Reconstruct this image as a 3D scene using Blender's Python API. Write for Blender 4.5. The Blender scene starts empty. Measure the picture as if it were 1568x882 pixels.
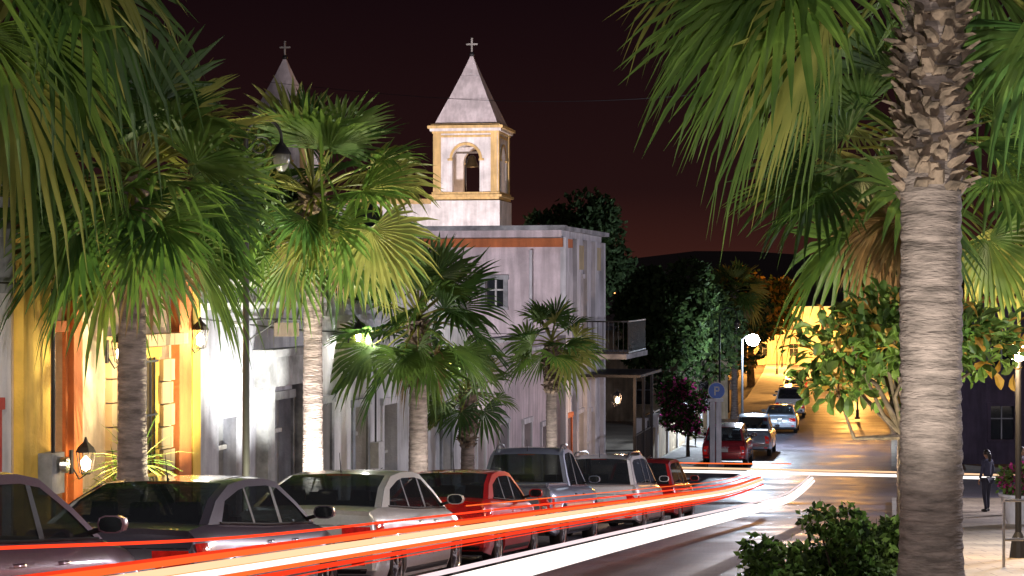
import bpy, math, random
import numpy as np
from mathutils import Vector, Matrix
random.seed(7); rng=np.random.default_rng(7)
scene=bpy.context.scene
scene.view_settings.view_transform='Standard'
scene.view_settings.look='None'
scene.view_settings.exposure=0
COL=scene.collection
# ------------------------------------------------------------ terrain functions
GD=[-40,50,60,79,107,150,200,400,4000]; GZ=[1.82,-6.01,-6.6,-7.3,-7.85,-8.5,-8.8,-9,-9]
CD=[-40,50,79,107,150,200,400]; CX=[-16.58,3.4,9.0,14.4,21.6,29.2,58]
def G(d): return float(np.interp(d,GD,GZ))
def C(d): return float(np.interp(d,CD,CX))
YAW=-math.atan(0.222)
def slope_yaw(d): return -math.atan((C(d+2)-C(d-2))/4)
# ------------------------------------------------------------ materials
MATS={}
def nt(name):
    m=bpy.data.materials.new(name); m.use_nodes=True
    n=m.node_tree; b=n.nodes['Principled BSDF']; return m,n,b
def mat(name,col,rough=.7,metal=0,nscale=3.0,namt=.25,bump=.0,bscale=None,col2=None,coat=0,emis=None,estr=0,stretch=None,detail=3,dirt=0):
    if name in MATS: return MATS[name]
    m,n,b=nt(name)
    b.inputs['Roughness'].default_value=rough; b.inputs['Metallic'].default_value=metal
    if coat: b.inputs['Coat Weight'].default_value=coat; b.inputs['Coat Roughness'].default_value=.06
    tc=n.nodes.new('ShaderNodeTexCoord'); mp=n.nodes.new('ShaderNodeMapping')
    n.links.new(tc.outputs['Object'],mp.inputs[0])
    if stretch: mp.inputs['Scale'].default_value=stretch
    ns=n.nodes.new('ShaderNodeTexNoise'); ns.inputs['Scale'].default_value=nscale; ns.inputs['Detail'].default_value=detail; ns.inputs['Roughness'].default_value=.65
    n.links.new(mp.outputs[0],ns.inputs['Vector'])
    cr=n.nodes.new('ShaderNodeValToRGB')
    c2=col2 if col2 else tuple(c*(1-namt) for c in col)
    c1=col if col2 else tuple(min(1,c*(1+namt*.5)) for c in col)
    cr.color_ramp.elements[0].position=.35; cr.color_ramp.elements[1].position=.65
    cr.color_ramp.elements[0].color=(*c2,1); cr.color_ramp.elements[1].color=(*c1,1)
    n.links.new(ns.outputs[0],cr.inputs[0]); out=cr.outputs[0]
    if dirt:
        # vertical rain streaks on plaster
        mp2=n.nodes.new('ShaderNodeMapping'); mp2.inputs['Scale'].default_value=(3.2,3.2,.35); n.links.new(tc.outputs['Object'],mp2.inputs[0])
        n3=n.nodes.new('ShaderNodeTexNoise'); n3.inputs['Scale'].default_value=1.6; n3.inputs['Detail'].default_value=4; n.links.new(mp2.outputs[0],n3.inputs['Vector'])
        mr=n.nodes.new('ShaderNodeMapRange'); mr.inputs[1].default_value=.38; mr.inputs[2].default_value=.62; mr.inputs[3].default_value=1-dirt; mr.inputs[4].default_value=1
        n.links.new(n3.outputs[0],mr.inputs[0]); vm=n.nodes.new('ShaderNodeVectorMath'); vm.operation='SCALE'; n.links.new(out,vm.inputs[0]); n.links.new(mr.outputs[0],vm.inputs['Scale']); out=vm.outputs[0]
    n.links.new(out,b.inputs['Base Color'])
    if bump:
        bp=n.nodes.new('ShaderNodeBump'); bp.inputs['Strength'].default_value=bump; bp.inputs['Distance'].default_value=.03
        n2=n.nodes.new('ShaderNodeTexNoise'); n2.inputs['Scale'].default_value=bscale or nscale*6; n2.inputs['Detail'].default_value=3
        n.links.new(mp.outputs[0],n2.inputs['Vector'])
        n.links.new(n2.outputs[0],bp.inputs['Height']); n.links.new(bp.outputs[0],b.inputs['Normal'])
    if emis:
        b.inputs['Emission Color'].default_value=(*emis,1); b.inputs['Emission Strength'].default_value=estr
        m.cycles.emission_sampling='NONE'
    MATS[name]=m; return m
def emat(name,col,s,samp=False):
    if name in MATS: return MATS[name]
    m=bpy.data.materials.new(name); m.use_nodes=True; n=m.node_tree; n.nodes.clear()
    e=n.nodes.new('ShaderNodeEmission'); e.inputs[0].default_value=(*col,1); e.inputs[1].default_value=s
    o=n.nodes.new('ShaderNodeOutputMaterial'); n.links.new(e.outputs[0],o.inputs[0]); MATS[name]=m
    if not samp: m.cycles.emission_sampling='NONE'
    return m
def leafmat(name,c1,c2,trans=.4,rough=.5,scale=2.5):
    if name in MATS: return MATS[name]
    m=bpy.data.materials.new(name); m.use_nodes=True; n=m.node_tree; n.nodes.clear()
    o=n.nodes.new('ShaderNodeOutputMaterial')
    tc=n.nodes.new('ShaderNodeTexCoord'); ns=n.nodes.new('ShaderNodeTexNoise'); ns.inputs['Scale'].default_value=scale; ns.inputs['Detail'].default_value=2
    n.links.new(tc.outputs['Object'],ns.inputs['Vector'])
    cr=n.nodes.new('ShaderNodeValToRGB'); cr.color_ramp.elements[0].position=.35; cr.color_ramp.elements[1].position=.68
    cr.color_ramp.elements[0].color=(*c1,1); cr.color_ramp.elements[1].color=(*c2,1)
    n.links.new(ns.outputs[0],cr.inputs[0])
    d=n.nodes.new('ShaderNodeBsdfDiffuse'); n.links.new(cr.outputs[0],d.inputs[0])
    g=n.nodes.new('ShaderNodeBsdfGlossy'); g.inputs['Roughness'].default_value=rough; g.inputs[0].default_value=(.9,.95,.85,1)
    t=n.nodes.new('ShaderNodeBsdfTranslucent')
    hs=n.nodes.new('ShaderNodeHueSaturation'); hs.inputs['Value'].default_value=1.8; hs.inputs['Saturation'].default_value=1.0
    n.links.new(cr.outputs[0],hs.inputs['Color']); n.links.new(hs.outputs[0],t.inputs[0])
    m1=n.nodes.new('ShaderNodeMixShader'); m1.inputs[0].default_value=.05 if rough<.6 else .012; n.links.new(d.outputs[0],m1.inputs[1]); n.links.new(g.outputs[0],m1.inputs[2])
    mx=n.nodes.new('ShaderNodeMixShader'); mx.inputs[0].default_value=trans
    n.links.new(m1.outputs[0],mx.inputs[1]); n.links.new(t.outputs[0],mx.inputs[2])
    n.links.new(mx.outputs[0],o.inputs[0]); MATS[name]=m; return m
def glassmat(name,tint=(.4,.45,.47),fac=.45):
    if name in MATS: return MATS[name]
    m=bpy.data.materials.new(name); m.use_nodes=True; n=m.node_tree; n.nodes.clear()
    t=n.nodes.new('ShaderNodeBsdfTransparent'); t.inputs[0].default_value=(*tint,1)
    p=n.nodes.new('ShaderNodeBsdfPrincipled'); p.inputs['Base Color'].default_value=(.03,.035,.04,1); p.inputs['Roughness'].default_value=.05
    p.inputs['IOR'].default_value=1.9
    mx=n.nodes.new('ShaderNodeMixShader'); mx.inputs[0].default_value=fac
    o=n.nodes.new('ShaderNodeOutputMaterial')
    n.links.new(t.outputs[0],mx.inputs[1]); n.links.new(p.outputs[0],mx.inputs[2]); n.links.new(mx.outputs[0],o.inputs[0]); MATS[name]=m; return m
def brickmat(name,c1,c2,cm,scale,rough=.7,bump=.4,rot=0,bw=.5,rh=.25,mortar=.015):
    if name in MATS: return MATS[name]
    m,n,b=nt(name); b.inputs['Roughness'].default_value=rough
    tc=n.nodes.new('ShaderNodeTexCoord'); mp=n.nodes.new('ShaderNodeMapping'); mp.inputs['Rotation'].default_value=(0,0,rot)
    n.links.new(tc.outputs['Object'],mp.inputs[0])
    br=n.nodes.new('ShaderNodeTexBrick'); br.inputs['Scale'].default_value=scale
    br.inputs['Color1'].default_value=(*c1,1); br.inputs['Color2'].default_value=(*c2,1); br.inputs['Mortar'].default_value=(*cm,1)
    br.inputs['Brick Width'].default_value=bw; br.inputs['Row Height'].default_value=rh; br.inputs['Mortar Size'].default_value=mortar
    n.links.new(mp.outputs[0],br.inputs['Vector'])
    ns=n.nodes.new('ShaderNodeTexNoise'); ns.inputs['Scale'].default_value=.6; ns.inputs['Detail'].default_value=5; n.links.new(tc.outputs['Object'],ns.inputs['Vector'])
    mr=n.nodes.new('ShaderNodeMapRange'); mr.inputs[1].default_value=.3; mr.inputs[2].default_value=.7; mr.inputs[3].default_value=.5; mr.inputs[4].default_value=1.25
    n.links.new(ns.outputs[0],mr.inputs[0])
    mx=n.nodes.new('ShaderNodeVectorMath'); mx.operation='SCALE'; n.links.new(br.outputs[0],mx.inputs[0]); n.links.new(mr.outputs[0],mx.inputs['Scale'])
    n.links.new(mx.outputs[0],b.inputs['Base Color'])
    mr2=n.nodes.new('ShaderNodeMapRange'); mr2.inputs[1].default_value=.3; mr2.inputs[2].default_value=.7; mr2.inputs[3].default_value=rough-.12; mr2.inputs[4].default_value=rough+.15
    n.links.new(ns.outputs[0],mr2.inputs[0]); n.links.new(mr2.outputs[0],b.inputs['Roughness'])
    bp=n.nodes.new('ShaderNodeBump'); bp.inputs['Strength'].default_value=bump; bp.inputs['Distance'].default_value=.01; bp.invert=True
    n.links.new(br.outputs['Fac'],bp.inputs['Height']); n.links.new(bp.outputs[0],b.inputs['Normal'])
    MATS[name]=m; return m

# ------------------------------------------------------------ mesh builder
class MB:
    def __init__(s): s.v=[]; s.f=[]; s.m=[]; s.mats=[]
    def mi(s,m):
        if m not in s.mats: s.mats.append(m)
        return s.mats.index(m)
    def add(s,vs,fs,m):
        o=len(s.v); k=s.mi(m); s.v.extend([tuple(map(float,p)) for p in vs])
        for f in fs: s.f.append(tuple(o+i for i in f)); s.m.append(k)
    def box(s,c,size,m,yaw=0,taper=1.0):
        x,y,z=size[0]/2,size[1]/2,size[2]/2; ca,sa=math.cos(yaw),math.sin(yaw); vs=[]
        for dz in (-z,z):
            t=taper if dz>0 else 1
            for dx,dy in ((-x,-y),(x,-y),(x,y),(-x,y)):
                dx*=t;dy*=t
                vs.append((c[0]+dx*ca-dy*sa,c[1]+dx*sa+dy*ca,c[2]+dz))
        s.add(vs,[(0,3,2,1),(4,5,6,7),(0,1,5,4),(1,2,6,5),(2,3,7,6),(3,0,4,7)],m)
    def tube(s,pts,rad,m,n=8,cap=True):
        pts=[Vector(p) for p in pts]; 
        if not hasattr(rad,'__len__'): rad=[rad]*len(pts)
        vs=[];fs=[]; prev=None
        for i,p in enumerate(pts):
            t=(pts[min(i+1,len(pts)-1)]-pts[max(i-1,0)]).normalized()
            a=Vector((0,0,1)) if abs(t.z)<.9 else Vector((1,0,0))
            if prev is not None: a=prev
            u=t.cross(a).normalized(); w=u.cross(t).normalized(); prev=w
            for k in range(n):
                an=2*math.pi*k/n; vs.append(p+(u*math.cos(an)+w*math.sin(an))*rad[i])
        for i in range(len(pts)-1):
            for k in range(n):
                fs.append((i*n+k,i*n+(k+1)%n,(i+1)*n+(k+1)%n,(i+1)*n+k))
        if cap: fs.append(tuple(range(n-1,-1,-1))); fs.append(tuple((len(pts)-1)*n+k for k in range(n)))
        s.add(vs,fs,m)
    def lathe(s,c,prof,m,n=16,axis='z'):
        vs=[];fs=[]
        for r,h in prof:
            for k in range(n):
                a=2*math.pi*k/n
                if axis=='z': vs.append((c[0]+r*math.cos(a),c[1]+r*math.sin(a),c[2]+h))
                else: vs.append((c[0]+h,c[1]+r*math.cos(a),c[2]+r*math.sin(a)))
        for i in range(len(prof)-1):
            for k in range(n): fs.append((i*n+k,i*n+(k+1)%n,(i+1)*n+(k+1)%n,(i+1)*n+k))
        s.add(vs,fs,m)
    def obj(s,name,parent=None,smooth=None,merge=False,loc=None,rot=None):
        me=bpy.data.meshes.new(name); me.from_pydata(s.v,[],s.f)
        for m in s.mats: me.materials.append(m)
        me.polygons.foreach_set('material_index',s.m); me.update()
        if merge:
            import bmesh
            bm=bmesh.new(); bm.from_mesh(me); bmesh.ops.remove_doubles(bm,verts=bm.verts,dist=.0008)
            bmesh.ops.recalc_face_normals(bm,faces=bm.faces); bm.to_mesh(me); bm.free()
        if smooth is not None:
            me.polygons.foreach_set('use_smooth',[True]*len(me.polygons))
            if smooth<179:
                try: me.set_sharp_from_angle(angle=math.radians(smooth))
                except Exception: pass
        o=bpy.data.objects.new(name,me); COL.objects.link(o)
        if parent: o.parent=parent
        if loc is not None: o.location=loc
        if rot is not None: o.rotation_euler=rot
        return o
def empty(name,loc=(0,0,0),rot=(0,0,0)):
    e=bpy.data.objects.new(name,None); e.location=loc; e.rotation_euler=rot; e.empty_display_size=.3; COL.objects.link(e); return e
def point(name,loc,power,col,size=.12,parent=None,typ='POINT',target=None,spot=80,blend=.6):
    l=bpy.data.lights.new(name,typ); l.energy=power; l.color=col; l.shadow_soft_size=size
    if typ=='SPOT': l.spot_size=math.radians(spot); l.spot_blend=blend
    o=bpy.data.objects.new(name,l); o.location=loc; COL.objects.link(o)
    if target is not None: o.rotation_euler=(Vector(target)-Vector(loc)).to_track_quat('-Z','Y').to_euler()
    if parent: o.parent=parent; o.matrix_parent_inverse=parent.matrix_basis.inverted()
    return o
# common mats
M_asph=brickmat('road_pavers',(.105,.095,.128),(.075,.07,.096),(.04,.04,.05),1.0,rough=.5,bump=.6,rot=YAW,bw=.24,rh=.12,mortar=.01)
M_conc=mat('concrete',(.28,.27,.26),.8,nscale=1.5,namt=.3,bump=.3,bscale=20)
M_kerb=mat('kerb_concrete',(.35,.33,.28),.8,nscale=2,namt=.35,bump=.3)
M_plaza=brickmat('plaza_paving',(.36,.29,.2),(.3,.24,.17),(.14,.11,.09),1.0,rough=.65,bump=.4,rot=YAW+.3,bw=.6,rh=.6,mortar=.012)
M_dirt=mat('dirt',(.10,.08,.06),.95,nscale=.5,namt=.4,bump=.3)
M_iron=mat('black_iron',(.012,.012,.014),.6,.1,nscale=20,namt=.2)
M_black=mat('black_plastic',(.012,.012,.013),.55,nscale=30,namt=.2)
M_rub=mat('tyre_rubber',(.015,.015,.015),.8,nscale=30,namt=.3)
M_int=mat('car_interior',(.05,.047,.05),.8,nscale=10,namt=.3)
M_chrome=mat('chrome',(.6,.6,.62),.2,1,nscale=20,namt=.1)
M_rim=mat('alloy_rim',(.45,.45,.47),.28,.9,nscale=20,namt=.15)
M_glass=glassmat('car_glass')
M_red=mat('tail_lamp_red',(.5,.01,.01),.12,0,nscale=15,namt=.4,coat=1,emis=(1,.03,.02),estr=.12)  # faint glow put into the unlit lenses so they read red
M_lens=mat('lamp_lens_clear',(.6,.6,.6),.12,.3,nscale=15,namt=.3,coat=1)
M_plate=mat('plate_white',(.55,.55,.52),.4,nscale=25,namt=.3)
# ------------------------------------------------------------ ground
mb=MB()
ys=list(range(-40,60,5))+list(range(60,400,10))+[400,600,1000,2000,4000]
xs=[-3000,-600,-150,-50,-20,0,20,50,100,200,700,3000]
vs=[(x,y,G(y)-.012) for y in ys for x in xs]; n=len(xs)
mb.add(vs,[(i*n+j,i*n+j+1,(i+1)*n+j+1,(i+1)*n+j) for i in range(len(ys)-1) for j in range(n-1)],M_dirt)
mb.obj('ground')
def ribbon(mb,d0,d1,o0,o1,z,m,step=2.0,skirt=None):
    ds=list(np.arange(d0,d1,step))+[d1]; vs=[]
    for d in ds: vs+= [(C(d)+o0,d,G(d)+z),(C(d)+o1,d,G(d)+z)]
    mb.add(vs,[(2*i,2*i+1,2*i+3,2*i+2) for i in range(len(ds)-1)],m)
    if skirt:
        for off,kw in ((o0,-.16),(o1,.16)):
            vs=[]
            for d in ds: vs+=[(C(d)+off,d,G(d)+z+.004),(C(d)+off-kw,d,G(d)+z+.004),(C(d)+off,d,G(d)-.05)]
            f=[]
            for i in range(len(ds)-1): a=3*i; f+=[(a,a+3,a+4,a+1),(a,a+2,a+5,a+3)]
            mb.add(vs,f,skirt)
        for d in (d0,d1):
            mb.add([(C(d)+o0,d,G(d)-.05),(C(d)+o1,d,G(d)-.05),(C(d)+o1,d,G(d)+z),(C(d)+o0,d,G(d)+z)],[(0,1,2,3)],skirt)
mb=MB(); ribbon(mb,-10,62,-1.2,6.3,0,M_asph); ribbon(mb,77,320,-1.2,6.3,0,M_asph,4)
mb.obj('road')
mb=MB(); vs=[]
for d in (62,66,70,74,77): vs+=[(-60,d,G(d)+.0),(80,d,G(d)+.0)]
mb.add(vs,[(2*i,2*i+1,2*i+3,2*i+2) for i in range(4)],M_asph); mb.obj('cross_road')
mb=MB(); ribbon(mb,-10,60.5,-3.6,-1.2,.14,M_conc,2,M_kerb); ribbon(mb,78.5,260,-3.6,-1.2,.14,M_conc,4,M_kerb); mb.obj('pavement')
mb=MB(); ribbon(mb,-10,60.5,6.3,30,.14,M_plaza,2,M_kerb); mb.obj('plaza_pavement')
mb=MB(); ribbon(mb,78.5,260,6.3,9,.14,M_conc,4,M_kerb); mb.obj('pavement')

# ------------------------------------------------------------ foliage helpers
L_g1=leafmat('palm_leaf_green',(.05,.10,.018),(.11,.18,.034),.42)
L_g2=leafmat('palm_leaf_dark',(.026,.062,.014),(.055,.11,.022))
L_y=leafmat('palm_leaf_yellow',(.14,.16,.035),(.24,.24,.06),.42)
L_d=leafmat('palm_leaf_dead',(.16,.10,.05),(.28,.2,.1),.2,.8)
M_trunk=mat('palm_trunk',(.25,.20,.185),.92,nscale=3.2,namt=.55,bump=.8,bscale=11,stretch=(1,1,4.5),detail=5)
M_boot=mat('palm_leaf_base',(.20,.145,.11),.85,nscale=5,namt=.65,bump=.5,bscale=20)
M_bark=mat('tree_bark',(.10,.075,.055),.9,nscale=5,namt=.5,bump=.8,bscale=15)
def fan(mb,P,a,s,nv,L,m,segs,rg,droop):
    th=np.linspace(-1.95,1.95,segs); dth=(th[1]-th[0])
    rr=np.array([.03,.3,.55,.8,1.0]); hw=np.array([.03,.3,.52,.27,.01])*math.tan(dth/2)*.97
    th=th+rg.normal(0,.014,segs)
    Ls=L*(1-.25*(np.abs(th)/1.95)**1.5)*(1+rg.normal(0,.04,segs))
    a=np.array(a);s=np.array(s);nv=np.array(nv);P=np.array(P)
    D=np.cos(th)[:,None]*a+np.sin(th)[:,None]*s+ (np.abs(np.sin(th))*.25)[:,None]*nv
    D/=np.linalg.norm(D,axis=1)[:,None]
    T=-np.sin(th)[:,None]*a+np.cos(th)[:,None]*s
    dr=np.clip(droop*(1+rg.normal(0,.4,segs)),0,2)
    V=np.zeros((segs,5,3,3))
    for j in range(5):
        r=rr[j]
        base=P+D*(r*Ls)[:,None]
        base[:,2]-= (dr*Ls*max(0,r-.4)**1.7*1.5)
        if j==4: base-=D*(Ls*np.clip(dr,0,1)*.12)[:,None]
        w=(hw[j]*Ls)[:,None]
        V[:,j,0]=base-T*w; V[:,j,1]=base+nv*w*.5; V[:,j,2]=base+T*w
    vs=V.reshape(-1,3); fs=[]
    for i in range(segs):
        for j in range(4):
            o=i*15+j*3
            fs.append((o,o+1,o+4,o+3)); fs.append((o+1,o+2,o+5,o+4))
    mb.add(vs,fs,m)
def palm(name,x,y,zc,rt,pet,blade,n,seed,emin=-55,mats=None,segs=26,lean=(0,0),boots=1.2,rtop=None,ndead=5,clear=None,dk=1.0,bsz=1.0,extra=()):
    rg=np.random.default_rng(seed); mats=mats or [L_g1,L_g2,L_g1,L_y]
    e=empty(name); zb=G(y)+.1; rtop=rtop or rt*.8
    mb=MB(); N=int((zc-zb)/.04); pts=[];rad=[]
    for i in range(N+1):
        t=i/N; pts.append((x+lean[0]*t*t,y+lean[1]*t*t,zb+(zc-zb)*t))
        r=rt+(rtop-rt)*t; r*=1+.35*math.exp(-t*14); r*=1+(.03,.012,-.014)[i%3]+.02*math.sin(i*.21)+rg.normal(0,.008)
        rad.append(r)
    mb.tube(pts,rad,M_trunk,24); mb.obj('trunk',e,smooth=25)
    cx,cy=x+lean[0],y+lean[1]
    mb=MB(); nb=int(boots*150)
    for i in range(nb):
        az=i*2.39996+rg.normal(0,.18); z=zc-boots+boots*(i/nb)+rg.normal(0,.03)
        d=np.array([math.cos(az),math.sin(az),0]); k=.6+.8*rg.random()
        tdir=np.array([-d[1],d[0],0]); w=(.035+rg.random()*.02)*bsz; tw=rg.normal(0,.04)
        p0=np.array([cx,cy,z])+d*rtop*.9; p1=p0+d*(.05*bsz*k)+np.array([0,0,.05*bsz])+tdir*tw*.4
        p2=p1+d*(.05*bsz*k*rg.uniform(.2,1.6))+np.array([0,0,.055*bsz*rg.uniform(-.2,1.2)])+tdir*tw
        vs=[]
        for p,ww,th in ((p0,w*1.35,.03),(p1,w,.022),(p2,w*.6,.012)):
            vs+=[p-tdir*ww-d*0+np.array([0,0,th]),p+tdir*ww+np.array([0,0,th]),p+tdir*ww*.7+d*th,p-tdir*ww*.7+d*th]
        mb.add(vs,[(4*a+j,4*a+(j+1)%4,4*a+4+(j+1)%4,4*a+4+j) for a in range(2) for j in range(4)]+[(8,9,10,11)],M_boot)
    mb.obj('leaf_bases',e)
    mb=MB(); ps=MB(); tot=n+ndead
    def leaf(az,el,t,dead,roll=None):
        d=np.array([math.cos(az)*math.cos(el),math.sin(az)*math.cos(el),math.sin(el)])
        c0=np.array([cx,cy,zc-.1+.25*(1-min(t,1))]); pl=pet*(.75+.3*min(1,t+.3))*(1+rg.normal(0,.1))
        bl=blade*(1+rg.normal(0,.1))*(.8 if t<.08 else 1)
        if dead: pl*=.6; bl*=.8
        mid=c0+d*pl*.5; P=c0+d*pl; P[2]-=.10*pl*math.cos(el)
        ps.tube([c0,mid,P],[.028,.02,.012],L_y if not dead else L_d,5,cap=False)
        el2=el-math.radians(rg.uniform(0,38)) 
        if dead: el2=math.radians(-82)
        a=np.array([math.cos(az)*math.cos(el2),math.sin(az)*math.cos(el2),math.sin(el2)])
        s0=np.array([-math.sin(az),math.cos(az),0]); n0=np.cross(a,s0); n0*= (1 if n0[2]>0 else -1)
        ro=rg.normal(0,.6) if roll is None else roll; s=s0*math.cos(ro)+n0*math.sin(ro); nv=n0*math.cos(ro)-s0*math.sin(ro)
        m=L_d if dead else mats[int(rg.integers(len(mats)))]
        fan(mb,P,a,s,nv,bl,m,segs,rg,(.08+.28*min(t,1)+rg.random()*.18)*dk)
    for i in range(tot):
        t=i/n; az=i*2.39996+rg.normal(0,.2)
        el=math.radians(82-(82-emin)*min(t,1)**.85+rg.normal(0,7)); dead=i>=n
        if dead: el=math.radians(-68+rg.normal(0,8))
        if clear is not None:
            da=(az+math.pi/2+math.pi)%(2*math.pi)-math.pi
            if abs(da)<clear and el<.75: 
                az+= (clear*1.3 if da>=0 else -clear*1.3)
        leaf(az,el,t,dead)
    for (az,el,roll) in extra: leaf(math.radians(az),math.radians(el),.6,False,roll)
    ps.obj('petioles',e); mb.obj('fronds',e); return e
def leaves(mb,cl,n,size,mats,rg,elong=1.6,shell=.5):
    cl=np.array(cl); idx=rg.integers(len(cl),size=n); c=cl[idx]
    d=rg.normal(size=(n,3)); d/=np.linalg.norm(d,axis=1)[:,None]
    u=rg.random(n)**(1/3)*(1-shell)+shell; u*=1+rg.normal(0,.12,n)
    p=c[:,:3]+d*c[:,3:]*u[:,None]
    a=d+rg.normal(0,.8,(n,3)); a/=np.linalg.norm(a,axis=1)[:,None]
    b=np.cross(a,rg.normal(size=(n,3))); b/=np.linalg.norm(b,axis=1)[:,None]
    nn=np.cross(a,b); sz=(size*(1+rg.normal(0,.25,n)))[:,None]
    V=np.stack([p-a*sz*elong/2,p+b*sz*.5+nn*sz*.1,p+a*sz*elong/2,p-b*sz*.5+nn*sz*.1],1).reshape(-1,3)
    o=len(mb.v); mb.v.extend(map(tuple,V.tolist())); ks=[mb.mi(m) for m in mats]; mm=rg.integers(len(mats),size=n)
    mb.f.extend([(o+4*i,o+4*i+1,o+4*i+2,o+4*i+3) for i in range(n)]); mb.m.extend([ks[k] for k in mm])
def bigleaves(mb,cl,n,size,mats,rg):
    """obovate folded leaves with 3 rows"""
    cl=np.array(cl); ks=mats
    for i in range(n):
        c=cl[int(rg.integers(len(cl)))]; d=rg.normal(size=3); d/=np.linalg.norm(d); p=c[:3]+d*c[3:]*rg.uniform(.3,1.1)
        a=d*1.0+rg.normal(0,.5,3)+np.array([0,0,.1]); a/=np.linalg.norm(a); up=np.array([0,0,1.])+rg.normal(0,.5,3); b=np.cross(a,up); b/=np.linalg.norm(b); nn=np.cross(b,a); s=size*rg.uniform(.65,1.25)
        vs=[]
        for t,w,dz in ((0,.02,0),(.35,.17,.05),(.7,.27,.02),(.92,.17,-.06),(1.05,.01,-.12)):
            q=p+a*s*t+nn*s*dz; vs+=[q-b*s*w+nn*s*w*.35,q,q+b*s*w+nn*s*w*.35]
        mb.add(vs,[(3*j+k,3*j+k+1,3*j+k+4,3*j+k+3) for j in range(4) for k in range(2)],ks[int(rg.integers(len(ks)))])
T_dk=leafmat('tree_leaf_dark',(.012,.024,.008),(.032,.05,.015),.25,.8)
T_md=leafmat('tree_leaf_mid',(.03,.055,.012),(.07,.10,.025),.35,.7)
T_br=leafmat('tree_leaf_bright',(.06,.13,.025),(.14,.22,.045),.45)
T_am=leafmat('tree_leaf_amber',(.25,.14,.02),(.32,.2,.04),.4)
T_pk=leafmat('bougainvillea_pink',(.3,.02,.12),(.4,.04,.2),.4)
def tree(name,x,y,zb,zc,rx,ry,rz,n,size,mats,seed,nc=22,tr=.15,elong=1.6,cr=(.28,.5),big=False):
    rg=np.random.default_rng(seed); e=empty(name)
    cl=[]; br=MB()
    fork=(x,y,zb+(zc-rz*.7-zb)*.8)
    br.tube([(x,y,zb),(x+rg.normal(0,.05),y,(zb+fork[2])/2),fork],[tr*1.25,tr,tr*.8],M_bark,10)
    for i in range(nc):
        d=rg.normal(size=3); d/=np.linalg.norm(d); u=rg.random()**.4*.8
        c=(x+d[0]*rx*u,y+d[1]*ry*u,zc+d[2]*rz*u); k=rg.uniform(*cr); cl.append((*c,rx*k,ry*k,rz*k*.8))
        mid=[(fork[j]+c[j])/2+rg.normal(0,.1*rx) for j in range(3)]
        br.tube([fork,mid,c],[tr*.5,tr*.3,tr*.08],M_bark,6,cap=False)
    br.obj('trunk_and_limbs',e,smooth=60)
    mb=MB()
    if big: bigleaves(mb,cl,n,size,mats,rg)
    else: leaves(mb,cl,n,size,mats,rg,elong)
    mb.obj('foliage',e); return e
def rosette(name,x,y,z0,n,L,w,seed,stems=1,h=.3,mats=None,spread=.25):
    rg=np.random.default_rng(seed); mats=mats or [L_g1,L_y]; e=empty(name); mb=MB(); st=MB()
    for sidx in range(stems):
        sx=x+rg.normal(0,spread) if stems>1 else x; sy=y+rg.normal(0,spread) if stems>1 else y; hh=h*(.6+.8*rg.random()) if stems>1 else h
        st.tube([(sx,sy,z0),(sx,sy,z0+hh)],[.05,.04],M_bark,8)
        for i in range(n):
            az=rg.random()*6.283; el=math.radians(rg.uniform(-10,85)); d=np.array([math.cos(az)*math.cos(el),math.sin(az)*math.cos(el),math.sin(el)])
            s=np.array([-math.sin(az),math.cos(az),0]); c0=np.array([sx,sy,z0+hh]); vs=[]; LL=L*rg.uniform(.7,1.1)
            for j,t in enumerate((0,.35,.7,1)):
                p=c0+d*LL*t; p[2]-=.45*LL*t*t*math.cos(el); ww=w*(.7,1,.7,.03)[j]
                vs+=[p-s*ww,p+np.array([0,0,-ww*.5]),p+s*ww]
            mb.add(vs,[(3*j+k,3*j+k+1,3*j+k+4,3*j+k+3) for j in range(3) for k in range(2)],mats[i%len(mats)])
    st.obj('stem',e); mb.obj('leaves',e); return e

# ------------------------------------------------------------ palms
palm('fan_palm',-4.65,24,1.3,.19,1.05,1.15,52,1,emin=-50,ndead=2,mats=[L_g1,L_g2,L_g2,L_g1,L_y],extra=((-60,-25,.2),(-120,-30,-.2),(-90,-5,.3)))
palm('fan_palm',-3.15,31,1.45,.17,1.05,1.05,42,2,emin=-55,ndead=3,mats=[L_g1,L_g1,L_y,L_g2])
palm('fan_palm',-1.72,36,-.6,.19,.9,1.05,34,3,emin=-50,ndead=3,mats=[L_g1,L_g2,L_g2])
palm('fan_palm',-.95,42,-2.2,.16,.6,.75,18,4,emin=-45,ndead=0,segs=20)
palm('fan_palm',.95,47,-1.35,.15,.65,.8,20,5,emin=-45,ndead=0,segs=20)
palm('fan_palm',-4.3,14.5,2.75,.19,1.0,1.1,38,6,emin=-55,ndead=4,mats=[L_g1,L_y,L_g2],dk=1.7)
palm('fan_palm',3.42,16,2.95,.25,1.45,1.4,42,8,emin=-28,ndead=0,boots=2.2,rtop=.24,mats=[L_g1,L_g1,L_y,L_g2],segs=34,clear=.95,bsz=1.15,dk=1.2,extra=((-150,-18,1.3),(-165,-28,.5),(-172,-10,.1),(-142,-30,1.1)))
palm('fan_palm',5.5,27,1.85,.2,1.35,1.3,40,9,emin=-42,ndead=4,mats=[L_g1,L_y,L_g2,L_g2])
palm('fan_palm',13.4,118,-.2,.2,1.1,1.3,26,12,emin=-50,segs=16,mats=[L_y,L_g1])
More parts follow.
